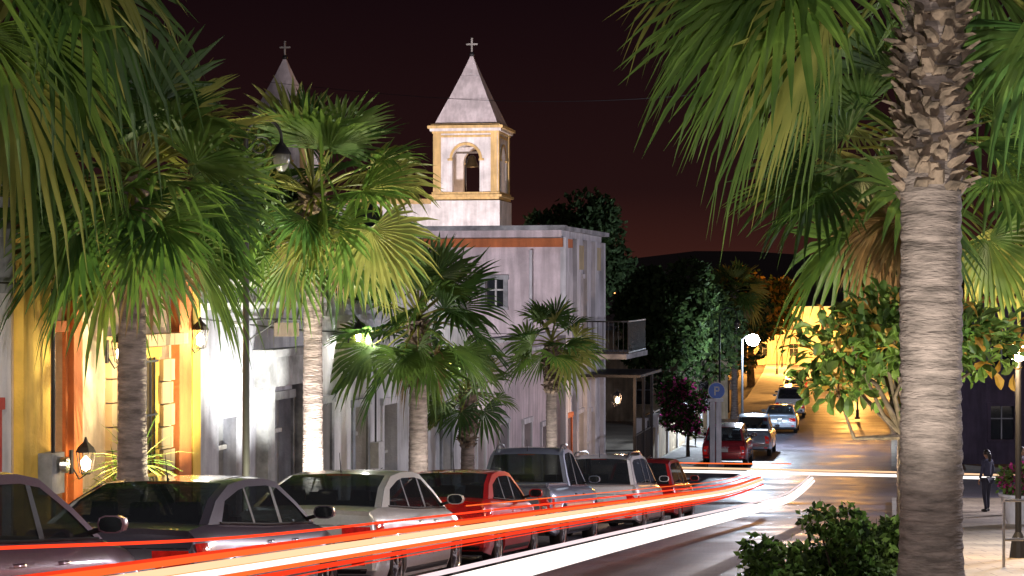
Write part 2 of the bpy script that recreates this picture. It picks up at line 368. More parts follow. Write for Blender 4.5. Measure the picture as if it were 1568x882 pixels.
# ------------------------------------------------------------ other trees and plants
tree('almond_tree',4.9,24.5,G(24)+.1,-.85,1.6,1.2,.8,1700,.2,[T_br,T_br,T_md,T_br,T_md,T_br,T_am],21,nc=18,tr=.09,big=True)
tree('shade_tree',3.3,100,G(100),1.6,3.0,2.5,3.4,9000,.22,[T_dk],22,tr=.3)
tree('shade_tree',7.4,92,G(92),-1.6,2.7,2.6,3.4,12000,.2,[T_dk],23,tr=.25)
tree('shade_tree',9.6,103,G(103),-2.3,2.9,2.5,3.0,10000,.2,[T_dk,T_dk,T_md],24,tr=.25)
tree('shade_tree',13.8,127,G(125),-2.4,3.2,2.5,3.2,9000,.25,[T_dk,T_am,T_md],25,tr=.25)
tree('shade_tree',21.0,172,G(170),-1.6,4.5,3.5,3.2,7000,.32,[T_md,T_am],26,tr=.3)
tree('shade_tree',24.5,118,G(118),-2.0,4.2,3.5,4.3,9000,.3,[T_md,T_dk,T_am],27,tr=.3)
tree('shade_tree',19.5,92,G(92),-3.2,2.5,2.5,2.6,9000,.2,[T_md,T_dk],28,tr=.2)
tree('shade_tree',36,178,G(175),-2.0,5.0,3.5,4.4,7000,.34,[T_md,T_am],29,tr=.3)
tree('shade_tree',-12.5,98,G(98),2.2,3.5,2.5,4.0,7000,.25,[T_dk],30,tr=.3)
tree('shade_tree',23.8,79.0,G(79),-2.6,3.0,1.6,3.0,9000,.2,[T_md,T_dk],35,tr=.2)
tree('bougainvillea',7.6,84.5,G(84),-5.0,1.3,1.2,1.4,4500,.11,[T_md,T_dk,T_dk,T_dk,T_pk],31,nc=12,tr=.08)
rg=np.random.default_rng(50); mb=MB(); cl=[]
for i in range(38):
    a=rg.random()*6.28; u=rg.random()**.5
    cl.append((3.28+math.cos(a)*.82*u,19.8+math.sin(a)*.7*u,G(19.8)+.38+rg.random()*1.08*(1-u*.7),.22,.22,.19))
leaves(mb,cl,7500,.05,[T_br,T_br,T_md,T_dk],rg,1.8,.2)
for i in range(38):
    c=cl[i]; mb.tube([(3.35,19.8,G(19.8)+.1),c[:3]],[.02,.008],M_bark,5,cap=False)
mb.obj('garden_bush')
rosette('yucca_plant',-5.05,26.8,G(27)+.14,60,.75,.022,61,stems=3,h=.5)
rosette('yucca_plant',-4.6,28.2,G(28)+.14,50,.6,.018,62,stems=2,h=.35)
rosette('areca_palm',-5.25,24.9,G(25)+.14,70,.85,.02,63,stems=2,h=1.25)
rosette('agave_plant',4.35,21.3,G(21)+.14,40,.55,.02,64,stems=1,h=.2)
rosette('agave_plant',.9,51,G(51)+.14,40,.6,.03,65,stems=2,h=.3)

# ------------------------------------------------------------ buildings
def P_w(name,c,namt=.22,rough=.85,dirt=.28): return mat(name,c,rough,nscale=1.1,namt=namt,bump=.3,bscale=22,detail=5,dirt=dirt)
W_white=P_w('plaster_white',(.68,.68,.71)); W_grey=P_w('plaster_grey',(.40,.41,.48),.32,dirt=.35); W_yel=P_w('plaster_yellow',(.74,.47,.08)); W_lg=P_w('plaster_light_grey',(.6,.6,.64),.2)
W_or=P_w('plaster_orange',(.58,.18,.05)); W_pink=P_w('plaster_pinkwhite',(.66,.57,.61)); W_terra=P_w('terracotta_band',(.55,.17,.06))
W_cream=P_w('plaster_cream',(.60,.48,.33),.3); W_conc=mat('weathered_concrete',(.3,.31,.33),.9,nscale=1.2,namt=.6,bump=.4,detail=5)
W_stone=brickmat('stone_blocks',(.5,.36,.2),(.42,.3,.16),(.2,.14,.08),1.0,bump=.5,bw=.6,rh=.3)
W_red=P_w('trim_red',(.45,.05,.04)); W_och=P_w('ochre_trim',(.5,.42,.26)); W_purple=P_w('plaster_purple',(.075,.06,.10))
M_door=mat('wood_door',(.12,.09,.07),.6,nscale=3,namt=.4,stretch=(6,6,1)); M_doorg=mat('grey_door',(.22,.23,.25),.5,nscale=3,namt=.3)
M_orange_door=mat('orange_door',(.5,.15,.04),.6,nscale=3,namt=.3,stretch=(6,6,1))
M_pane=mat('window_pane',(.02,.025,.03),.08,nscale=2,namt=.3,coat=1); M_frame=mat('window_frame',(.5,.5,.5),.5,nscale=8,namt=.2)
def wall(mb,A,B,z0,z1,ops,m,rev=None,depth=.22,pan=None,frame=None,fm=None):
    A=Vector((A[0],A[1]));B=Vector((B[0],B[1])); Ln=(B-A).length; t=(B-A)/Ln; nrm=Vector((t.y,-t.x))
    us=sorted({0,Ln,*[o[0] for o in ops],*[o[1] for o in ops]}); zs=sorted({z0,z1,*[o[2] for o in ops],*[o[3] for o in ops]})
    def pt(u,z,dp=0): p=A+t*u-nrm*dp; return (p.x,p.y,z)
    for i in range(len(us)-1):
        for j in range(len(zs)-1):
            cu=(us[i]+us[i+1])/2; cz=(zs[j]+zs[j+1])/2
            if any(o[0]<cu<o[1] and o[2]<cz<o[3] for o in ops): continue
            mb.add([pt(us[i],zs[j]),pt(us[i+1],zs[j]),pt(us[i+1],zs[j+1]),pt(us[i],zs[j+1])],[(0,1,2,3)],m)
    for o in ops:
        u0,u1,a,b=o[:4]; dp=depth
        q=[pt(u0,a),pt(u1,a),pt(u1,b),pt(u0,b),pt(u0,a,dp),pt(u1,a,dp),pt(u1,b,dp),pt(u0,b,dp)]
        mb.add(q,[(0,4,5,1),(1,5,6,2),(2,6,7,3),(3,7,4,0)],rev or m)
        (pan or mb).add(q[4:],[(0,1,2,3)],o[4])
        kind=o[5] if len(o)>5 else 'door'; F=frame or mb; yaw=math.atan2(t.y,t.x)
        def bx(uc,zc,su,sz,dp,th,mm):
            p=A+t*uc-nrm*dp; F.box((p.x,p.y,zc),(su,th,sz),mm,yaw)
        f2=fm or M_frame
        if kind in('win','grille'):
            bx((u0+u1)/2,(a+b)/2,.05,b-a-.01,dp-.03,.05,f2); bx((u0+u1)/2,a+(b-a)*.62,u1-u0-.01,.05,dp-.035,.045,f2)
        if kind=='door':
            k=max(1,int((u1-u0)/.5))
            for i in range(1,k+1): bx(u0+(u1-u0)*i/(k+1),(a+b)/2,.05,b-a-.01,dp-.03,.05,f2)
            bx((u0+u1)/2,a+(b-a)*.78,u1-u0-.01,.07,dp-.035,.055,f2)
        if kind=='grille':
            nb=max(3,int((u1-u0)/.13))
            for i in range(nb): bx(u0+(u1-u0)*(i+.5)/nb,(a+b)/2,.02,b-a,-.06,.02,M_iron)
            for zz in (a+.05,(a+b)/2,b-.05): bx((u0+u1)/2,zz,u1-u0+.1,.03,-.06,.025,M_iron)
        if len(o)>6 and o[6]:
            w=.14
            bx(u0-w/2,(a+b)/2,w,b-a,-.02,.05,o[6]); bx(u1+w/2,(a+b)/2,w,b-a,-.02,.05,o[6]); bx((u0+u1)/2,b+w/2,u1-u0+2*w+.06,w,-.03,.08,o[6])
            if kind!='door': bx((u0+u1)/2,a-.05,u1-u0+.3,.09,-.05,.14,o[6])
def FX(d,off=-3.45): return (C(d)+off,d)
KU=math.sqrt(1+.222**2)
def rowhouse(name,d0,d1,zt,m,ops,depth=9,off=-3.45,capm=None,base=None):
    e=empty(name); A=FX(d0,off);B=FX(d1,off); zb=G(d1)-1
    w=MB();pn=MB();fr=MB()
    o2=[((o[0]-d0)*KU,(o[1]-d0)*KU,*o[2:]) for o in ops]
    wall(w,A,B,zb,zt,o2,m,pan=pn,frame=fr)
    back=(-depth*math.cos(YAW),-depth*math.sin(YAW))
    A2=(A[0]+back[0],A[1]+back[1]);B2=(B[0]+back[0],B[1]+back[1])
    for p,q in ((A2,A),(B,B2),(B2,A2)): wall(w,p,q,zb,zt,[],m)
    w.obj('walls',e)
    if pn.v: pn.obj('windows_and_doors',e)
    if fr.v: fr.obj('frames',e)
    r=MB(); r.add([(A[0],A[1],zt-.25),(B[0],B[1],zt-.25),(B2[0],B2[1],zt-.25),(A2[0],A2[1],zt-.25)],[(0,1,2,3)],W_conc); 
    mid=((A[0]+B[0])/2,(A[1]+B[1])/2)
    r.box((mid[0]-.04,mid[1],zt+.05),(.4,(d1-d0)*KU-.01,.12),capm or m,YAW)
    r.box((mid[0]+.03,mid[1],zt-.3),(.12,(d1-d0)*KU-.012,.1),capm or m,YAW)
    r.box(((A[0]+A2[0])/2-.2,(A[1]+A2[1])/2,zt+.05),(depth-.5,.3,.119),capm or m,YAW)
    for k in range(int((d1-d0)/2.6)):
        p=FX(d0+1.4+2.6*k); r.tube([(p[0]-.05,p[1],zt-.55),(p[0]+.32,p[1]-.07,zt-.6)],.045,W_conc,8)
    r.obj('roof',e)
    if base:
        b=MB(); ds=np.arange(d0+.02,d1-.02,.5)
        for d in ds:
            if any(o[0]-.25<d+.25<o[1]+.25 and o[2]<gz(d,.7) for o in ops): continue
            p=FX(d+.25); b.box((p[0]+.015,p[1],G(d+.25)+.45),(.05,.5*KU-.002,.75),base,YAW)
        b.obj('plinth',e)
    return e
def gz(d,h): return G(d)+.14+h
e=rowhouse('white_house',17,23.35,.95,W_white,[(19.5,20.6,gz(20,0),gz(20,2.2),M_door,'door',W_red),(22.0,22.9,gz(22.5,.0),gz(22.5,2.05),M_orange_door,'door',W_red)],capm=W_conc)
mb=MB(); p=FX(20.2); mb.box((p[0]+.02,p[1],.45),(.06,(6.3)*KU,1.02),W_conc,YAW); mb.obj('parapet',e)
e=rowhouse('colonial_house',23.37,29.0,.55,W_cream,[(24.25,24.7,gz(24.5,0),gz(24.5,3.1),M_orange_door,'door',W_or),(26.5,27.5,gz(27,1.3),gz(27,2.9),M_pane,'grille',W_yel)],capm=W_yel,base=W_stone)
mb=MB()
for a,b,mm,h in ((23.4,24.1,W_yel,4.1),(24.75,25.0,W_or,3.8),(28.15,28.6,W_or,4.2),(28.65,28.95,W_yel,4.2)):
    p=FX((a+b)/2); mb.box((p[0]+.05,p[1],G(a)+h/2),(.16,(b-a)*KU,h),mm,YAW)
for k in range(9):
    p=FX(26.15+(k%2)*.06); mb.box((p[0]+.05,p[1],gz(26.3,.2+k*.32)),(.1,.42+.12*(k%2),.3),W_stone,YAW)
    p=FX(27.85-(k%2)*.06); mb.box((p[0]+.05,p[1],gz(27.6,.2+k*.32)),(.1,.42,.3),W_stone,YAW)
p=FX(27); mb.box((p[0]+.1,p[1],gz(27,1.15)),(.25,1.6,.12),W_stone,YAW); mb.box((p[0]+.12,p[1],gz(27,3.15)),(.3,2.3,.16),W_stone,YAW)
for k,(hh,ww) in enumerate(((.34,.5),(.17,.8))):
    p=FX(24.47); mb.box((p[0]+ww/2,p[1],G(24.4)+.1+hh/2),(ww,.9,hh),W_conc,YAW)
mb.obj('pilasters_and_stone',e)
mb=MB()
A=(FX(23.6)[0]-2.2,23.6+.5);B=(FX(28.5)[0]-2.2,28.5+.5)
pn=MB();wall(mb,A,B,.2,3.0,[(.5,1.6,.9,2.2,M_pane,'win',M_frame),(2.6,3.8,.9,2.2,M_pane,'win',M_frame)],W_or,pan=pn)
wall(mb,(A[0]-6,A[1]+1.3),A,.2,3.0,[(3.6,5.2,1.0,2.1,M_pane,'win',M_frame)],W_grey,pan=pn)
mb.obj('upper_storey',e); pn.obj('upper_windows',e)
e=rowhouse('grey_house',29.02,34.2,.02,W_grey,[(30.0,30.75,gz(30.4,0),gz(30.4,2.15),M_doorg,'door',None),(32.0,33.3,gz(32.6,0),gz(32.6,2.5),M_doorg,'door',W_conc)],capm=W_white)
mb=MB(); 
for a,b,z0,z1 in ((31.62,31.95,0,3.2),(33.35,33.7,0,3.2)):
    p=FX((a+b)/2); mb.box((p[0]+.1,p[1],gz(32.6,(z0+z1)/2)),(.2,(b-a)*KU,z1-z0),W_conc,YAW)
p=FX(32.66); mb.box((p[0]+.13,p[1],gz(32.6,3.0)),(.27,2.35,.5),W_conc,YAW); mb.box((p[0]+.17,p[1],gz(32.6,3.3)),(.36,2.5,.12),W_conc,YAW)
mb.obj('stone_portal',e)
e=rowhouse('white_shop',34.22,45.5,-.25,W_white,[(34.8,35.4,gz(35,0),gz(35,2.5),M_door,'door',W_conc),(36.8,37.6,gz(37,0),gz(37,2.5),M_door,'door',W_conc),(38.7,39.6,gz(39,.0),gz(39,2.6),M_pane,'win',W_white),(41.0,41.8,gz(41,0),gz(41,2.5),M_door,'door',W_conc),(43.2,44.0,gz(43.5,0),gz(43.5,2.4),M_pane,'win',W_conc)],capm=W_white,base=W_grey)
mb=MB(); A=(FX(35)[0]-1.6,35.3);B=(FX(42)[0]-1.6,42.3); pn=MB()
wall(mb,A,B,-.6,.9,[(1,2,-.2,.6,M_pane,'win',M_frame),(4,5,-.2,.6,M_pane,'win',M_frame)],W_white,pan=pn); wall(mb,(A[0]-5,A[1]+1.1),A,-.6,.9,[(2.5,4,-.2,.6,M_pane,'win',M_frame)],W_white,pan=pn)
mb.obj('upper_storey',e); pn.obj('upper_windows',e)
rowhouse('lavender_house',45.52,57.0,-1.35,W_pink,[(46.5,47.3,gz(47,0),gz(47,2.4),M_door,'door',W_white),(49,50,gz(49.5,0),gz(49.5,2.4),M_pane,'win',W_white),(52,53,gz(52.5,0),gz(52.5,2.4),M_door,'door',W_white),(54.6,55.6,gz(55,.8),gz(55,2.3),M_pane,'win',W_white)],capm=W_white,base=W_terra)
# corner building
e=empty('corner_building'); zt=1.72; d0=57.8; d1=65.8
A=FX(d0);B=FX(d1); w=MB();pn=MB();fr=MB(); back=(-9*math.cos(YAW),-9*math.sin(YAW)); A2=(A[0]+back[0],A[1]+back[1]);B2=(B[0]+back[0],B[1]+back[1])
zb=-8.5
ops=[(.5,.95,-1.6,.35,M_pane,'win',W_lg),(2.6,3.05,-2.2,.35,M_door,'door',W_lg),(3.9,4.9,-2.2,.3,M_door,'door',W_lg),(6.2,6.9,-2.2,.3,M_door,'door',W_lg),
 (.7,1.7,-6.3,-3.9,M_orange_door,'door',W_terra),(3.0,4.0,-6.4,-3.9,M_pane,'win',W_lg),(5.6,6.6,-6.6,-4.0,M_door,'door',W_lg)]
wall(w,A,B,zb,zt,ops,W_lg,pan=pn,frame=fr)
wall(w,A2,A,zb,zt,[(6.7,7.25,-.55,.25,M_pane,'win',W_conc),(4.9,5.45,-.55,.25,M_pane,'win',W_conc),(2.2,2.9,-.6,.35,M_pane,'win',W_conc)],W_pink,pan=pn,frame=fr)
wall(w,B,B2,zb,zt,[],W_pink); wall(w,B2,A2,zb,zt,[],W_pink)
w.obj('walls',e);pn.obj('windows_and_doors',e);fr.obj('frames',e)
r=MB(); r.add([(*A,zt-.2),(*B,zt-.2),(*B2,zt-.2),(*A2,zt-.2)],[(0,1,2,3)],W_conc)
mA=((A[0]+A2[0])/2,(A[1]+A2[1])/2); mS=((A[0]+B[0])/2,(A[1]+B[1])/2)
r.box((mA[0],mA[1],zt+.06),(9.3,.35,.14),W_conc,YAW); r.box((mS[0],mS[1],zt+.055),(.35,(d1-d0)*KU-.3,.13),W_conc,YAW)
r.lathe((A[0]-6,A[1]+3.4,zt-.2),[(.5,0),(.52,.1),(.5,.9),(.3,1.1),(.15,1.15)],M_black,16)
r.obj('roof',e)
tb=MB(); off=(math.sin(YAW)*.03,-math.cos(YAW)*.03)
tb.box((mA[0]+off[0],mA[1]+off[1],zt-.38),(9.1,.1,.26),W_terra,YAW); tb.box((mA[0]+off[0],mA[1]+off[1],-2.6),(9.1,.12,.35),W_terra,YAW)
tb.box((A[0]-1.3,A[1]+.2,-5.0),(1.3,.12,4.2),W_terra,YAW)
p=FX(58.6); tb.box((p[0]+.02,p[1],zt-.38),(.1,1.5,.255),W_terra,YAW)
for dd in (57.95,60.0,62.0,63.7,65.6):
    p=FX(dd); tb.box((p[0]+.06,p[1],-2.6),(.16,.36,8.2),W_lg,YAW)
for dd in (61.0,64.6):
    p=FX(dd); tb.box((p[0]+.03,p[1],.95),(.08,1.1,.75),W_och,YAW)
tb.tube([(A[0]-.9,A[1]+.1,zt-.6),(A[0]-.9,A[1]+.1,-6.5)],.05,W_lg,8); tb.tube([(A[0]-3.2,A[1]+.62,1.0),(A[0]-3.2,A[1]+.62,-3.5)],.02,M_black,6)
tb.obj('bands_and_pilasters',e)
bl=MB()
def pS(d,o): q=FX(d); return (q[0]+o*math.cos(YAW),q[1]+o*math.sin(YAW))
def railing(mb,p,q,z0,z1,step=.13):
    p=Vector(p);q=Vector(q); L=(q-p).length; n=max(2,int(L/step)); yaw=math.atan2(q.y-p.y,q.x-p.x)
    for i in range(n+1):
        c=p+(q-p)*i/n; mb.box((c.x,c.y,(z0+z1)/2),(.02,.02,z1-z0),M_iron,yaw)
    for z in (z0+.05,z1): mb.box(((p.x+q.x)/2,(p.y+q.y)/2,z),(L,.05,.045),M_iron,yaw)
bd0,bd1=61.5,65.8
c=pS((bd0+bd1)/2,.75); bl.box((c[0],c[1],-2.15),(1.5,(bd1-bd0)*KU,.16),W_conc,YAW)
railing(bl,pS(bd0,.05),pS(bd0,1.5),-2.07,-1.05,.16); railing(bl,pS(bd0,1.48),pS(bd1,1.48),-2.07,-1.05,.2)
c=pS((bd0+bd1)/2,.95); bl.box((c[0],c[1],-2.75),(2.0,(bd1-bd0)*KU+.3,.08),M_black,YAW)
for dd in (bd0,(bd0+bd1)/2,bd1):
    c=pS(dd,1.7); bl.box((c[0],c[1],-4.7),(.09,.09,4.0),M_iron,YAW)
bl.obj('balcony',e)
st=MB()
for k in range(6):
    c=pS(61.3-.28*k,.9); st.box((c[0],c[1],G(61)+.6-.09-.13*k),(1.4,.28,1.2-.16*k),W_conc,YAW)
c=pS(63.4,.9); st.box((c[0],c[1],G(63)+.3),(1.6,4.2,1.6),W_conc,YAW)
railing(st,pS(61.4,1.7),pS(65.4,1.7),G(63)+1.1,G(63)+2.1)
st.obj('entrance_steps',e)
e=empty('boundary_wall'); mb=MB()
for d in range(80,140,4):
    a=FX(d,-3.9);b=FX(d+4,-3.9); yaw=math.atan2(b[1]-a[1],b[0]-a[0]); c=((a[0]+b[0])/2,(a[1]+b[1])/2); z=G(d+2)
    mb.box((c[0],c[1],z+.65),(4.1,.22,1.5),W_cream,yaw); mb.box((a[0],a[1],z+.9),(.4,.4,2.1),W_white,yaw); mb.box((a[0],a[1],z+2.0),(.5,.5,.1),W_white,yaw)
mb.obj('panels_and_piers',e)
fr=MB()
for d in range(80,140,4): railing(fr,FX(d,-3.9),FX(d+4,-3.9),G(d+2)+1.42,G(d+2)+2.1,.25)
fr.obj('iron_fence',e)
def simple_house(name,x0,x1,y,z0,z1,m,dep=8,nwin=3,roofm=None):
    e=empty(name); w=MB();pn=MB();fr=MB(); L=x1-x0; ops=[]
    for i in range(nwin):
        u=L*(i+.5)/nwin; ops.append((u-.5,u+.5,z0+1.0,z0+2.4,M_pane,'win',m))
        if z1-z0>5.5: ops.append((u-.45,u+.45,z0+4.0,z0+5.3,M_pane,'win',m))
    wall(w,(x0,y),(x1,y),z0-1,z1,ops,m,pan=pn,frame=fr,fm=W_conc); wall(w,(x1,y),(x1,y+dep),z0-1,z1,[],m); wall(w,(x0,y+dep),(x0,y),z0-1,z1,[],m); wall(w,(x1,y+dep),(x0,y+dep),z0-1,z1,[],m)
    w.obj('walls',e);pn.obj('windows',e);fr.obj('frames',e)
    r=MB(); r.box(((x0+x1)/2,y+dep/2,z1+.1),(L+.5,dep+.5,.25),roofm or W_conc); r.obj('roof',e)
simple_house('cream_house',27,52,225,G(225),G(225)+6.5,W_cream,nwin=7)
simple_house('cream_house',3,13,118,G(118),G(118)+5.5,W_cream,nwin=3)
simple_house('purple_house',18.6,34,82,G(81),-.6,W_purple,nwin=4,roofm=W_terra)
simple_house('white_hall',-22,-3,86,G(86),-1.5,W_grey,nwin=5)
# ------------------------------------------------------------ church
M_ch=P_w('church_white',(.70,.67,.68),.25,dirt=.2); M_chy=P_w('church_ochre',(.64,.44,.19),.2); M_sp=mat('spire_concrete',(.66,.59,.62),.85,nscale=.8,namt=.22,bump=.2,bscale=10,detail=5,dirt=.2)
M_bell=mat('bronze_bell',(.12,.09,.05),.4,.8)
CHY=-.17
def tower(x,y,e,sfx):
    ca,sa=math.cos(CHY),math.sin(CHY)
    def loc(px,py,pz): return (x+px*ca-py*sa,y+px*sa+py*ca,pz)
    a=1.85; mb=MB(); tr=MB()
    zb,zt=5.55,8.95; hw=.8; zs=7.45
    for k in range(4):
        rot=k*math.pi/2; c2,s2=round(math.cos(rot)),round(math.sin(rot))
        def fp(s,z,dp=0,c2=c2,s2=s2):
            px,py=s,-(a-dp); return loc(px*c2-py*s2,px*s2+py*c2,z)
        th=.4
        arc=[(hw*math.cos(t),zs+hw*math.sin(t)) for t in np.linspace(0,math.pi,17)]
        for dp,flip in ((0,0),(th,1)):
            mb.add([fp(-a,zb,dp),fp(-hw,zb,dp),fp(-hw,zt,dp),fp(-a,zt,dp)],[(0,1,2,3)],M_ch)
            mb.add([fp(hw,zb,dp),fp(a,zb,dp),fp(a,zt,dp),fp(hw,zt,dp)],[(0,1,2,3)],M_ch)
            vs=[];fs=[]
            for (s,z) in arc: vs+=[fp(s,z,dp),fp(s,zt,dp)]
            mb.add(vs,[(2*i,2*i+1,2*i+3,2*i+2) for i in range(16)],M_ch)
        prof=[(hw,zb)]+arc+[(-hw,zb)]; vs=[]
        for s,z in prof: vs+=[fp(s,z,0),fp(s,z,th)]
        mb.add(vs,[(2*i,2*i+1,2*i+3,2*i+2) for i in range(len(prof)-1)],M_ch)
        vs=[];R=hw+.16
        arc2=[(math.cos(t),math.sin(t)) for t in np.linspace(0,math.pi,17)]
        for c_,s_ in arc2: vs+=[fp(hw*c_,zs+hw*s_,-.06),fp(R*c_,zs+R*s_,-.06),fp(R*c_,zs+R*s_,0)]
        tr.add(vs,[f for i in range(16) for f in ((3*i,3*i+1,3*i+4,3*i+3),(3*i+1,3*i+2,3*i+5,3*i+4))],M_chy)
        def bx(s,z,ws,hz,out,mm):
            vs=[]
            for zz in (z-hz/2,z+hz/2):
                for ss,dd in ((s-ws/2,-out),(s+ws/2,-out),(s+ws/2,.02),(s-ws/2,.02)): vs.append(fp(ss,zz,dd))
            tr.add(vs,[(0,1,2,3),(4,5,6,7),(0,1,5,4),(1,2,6,5),(2,3,7,6),(3,0,4,7)],mm)
        for s in (-a+.2,a-.2): bx(s,(zb+zt)/2,.36,zt-zb-.01,.09,M_chy)
        for s in (-hw-.12,hw+.12): bx(s,zb+.95,.22,1.88,.05,M_ch)
        for s in (-hw-.12,hw+.12): bx(s,zs-.03,.3,.12,.09,M_chy)
        bx(0,zt-.18,2*a-.1,.12,.05,M_chy)
    def cbox(z,h,half,mm,mbx): mbx.box((x,y,z),(2*half,2*half,h),mm,CHY)
    cbox(9.0,.12,a+.12,M_chy,tr); cbox(9.14,.16,a+.24,M_ch,tr); cbox(9.3,.16,a+.36,M_chy,tr); cbox(9.43,.1,a+.18,M_chy,tr)
    cbox(5.47,.14,a+.14,M_chy,tr); cbox(5.33,.14,a+.28,M_chy,tr); cbox(5.19,.14,a+.12,M_chy,tr)
    cbox(-1.9,13.9,a+.16,M_ch,mb)
    tr.box((x,y,zt+.0-.12),(2*a-.9,2*a-.9,.1),M_ch,CHY)
    hs=[(9.48,1.86),(11.0,1.18),(11.02,1.15),(12.4,.56),(12.42,.54),(13.6,.08)]
    vs=[]
    for z,h in hs:
        for px,py in ((-h,-h),(h,-h),(h,h),(-h,h)): vs.append(loc(px,py,z))
    fs=[(4*i+j,4*i+(j+1)%4,4*i+4+(j+1)%4,4*i+4+j) for i in range(5) for j in range(4)]+[(20,21,22,23),(0,3,2,1)]
    sp=MB(); sp.add(vs,fs,M_sp); sp.obj('spire',e)
    cr=MB(); cr.lathe((x,y,13.55),[(.03,0),(.13,.06),(.16,.16),(.11,.27),(.04,.3)],M_iron,12)
    cr.box((x,y,14.15),(.09,.09,.9),M_conc,CHY); cr.box((x,y,14.3),(.56,.085,.1),M_conc,CHY)
    for q in ((-.28,14.3),(.28,14.3)): cr.lathe(loc(q[0],0,14.25),[(.0,0),(.07,.03),(.07,.09),(0,.12)],M_conc,8)
    cr.lathe((x,y,14.58),[(.0,0),(.07,.03),(.07,.09),(0,.12)],M_conc,8)
    cr.obj('cross',e)
    be=MB(); be.lathe((x,y,7.1),[(.42,0),(.36,.1),(.26,.35),(.2,.6),(.08,.7),(0,.72)],M_bell,16); be.box((x,y,7.95),(2.9,.12,.12),M_door,CHY); be.box((x-.35,y,6.6),(.05,.05,2.0),M_iron,CHY)
    be.obj('bell',e,smooth=50)
    mb.obj('tower_walls',e); tr.obj('tower_cornices',e)
e=empty('church'); tower(-2.35,115,e,''); tower(-13.5,116.5,e,'b')
mb=MB(); mb.box((-8,120,-2),(9,8,14),M_ch,CHY); mb.box((-8,120,5.1),(9.3,8.3,.3),M_chy,CHY); mb.obj('nave',e)

# ------------------------------------------------------------ cars
def paint(name,c,metal=.5,rough=.28): return mat(name,c,rough,metal,nscale=30,namt=.08,coat=1)
SEDAN=dict(top=[(-.5,.90),(-.475,1.0),(-.40,1.05),(-.30,1.04),(-.05,.99),(.22,.97),(.27,.96),(.40,.86),(.475,.74),(.5,.62)],
  gh=[(-.385,1.05),(-.30,1.26),(-.20,1.405),(-.10,1.45),(.02,1.455),(.09,1.42),(.19,1.2),(.275,.97)],ri=(2,5),H=1.455)
SUV=dict(top=[(-.5,.95),(-.485,1.08),(-.46,1.12),(-.05,1.1),(.2,1.08),(.28,1.06),(.42,.98),(.48,.85),(.5,.7)],
  gh=[(-.475,1.1),(-.45,1.35),(-.42,1.62),(-.32,1.70),(-.05,1.73),(.07,1.68),(.17,1.4),(.26,1.08)],ri=(2,5),H=1.73)
PICK=dict(top=[(-.5,1.0),(-.49,1.10),(-.45,1.12),(-.13,1.12),(-.12,1.12),(.2,1.1),(.28,1.1),(.43,1.02),(.485,.88),(.5,.7)],
  gh=[(-.115,1.12),(-.11,1.3),(-.09,1.66),(-.05,1.76),(.03,1.79),(.10,1.74),(.17,1.45),(.25,1.1)],ri=(2,5),H=1.79)
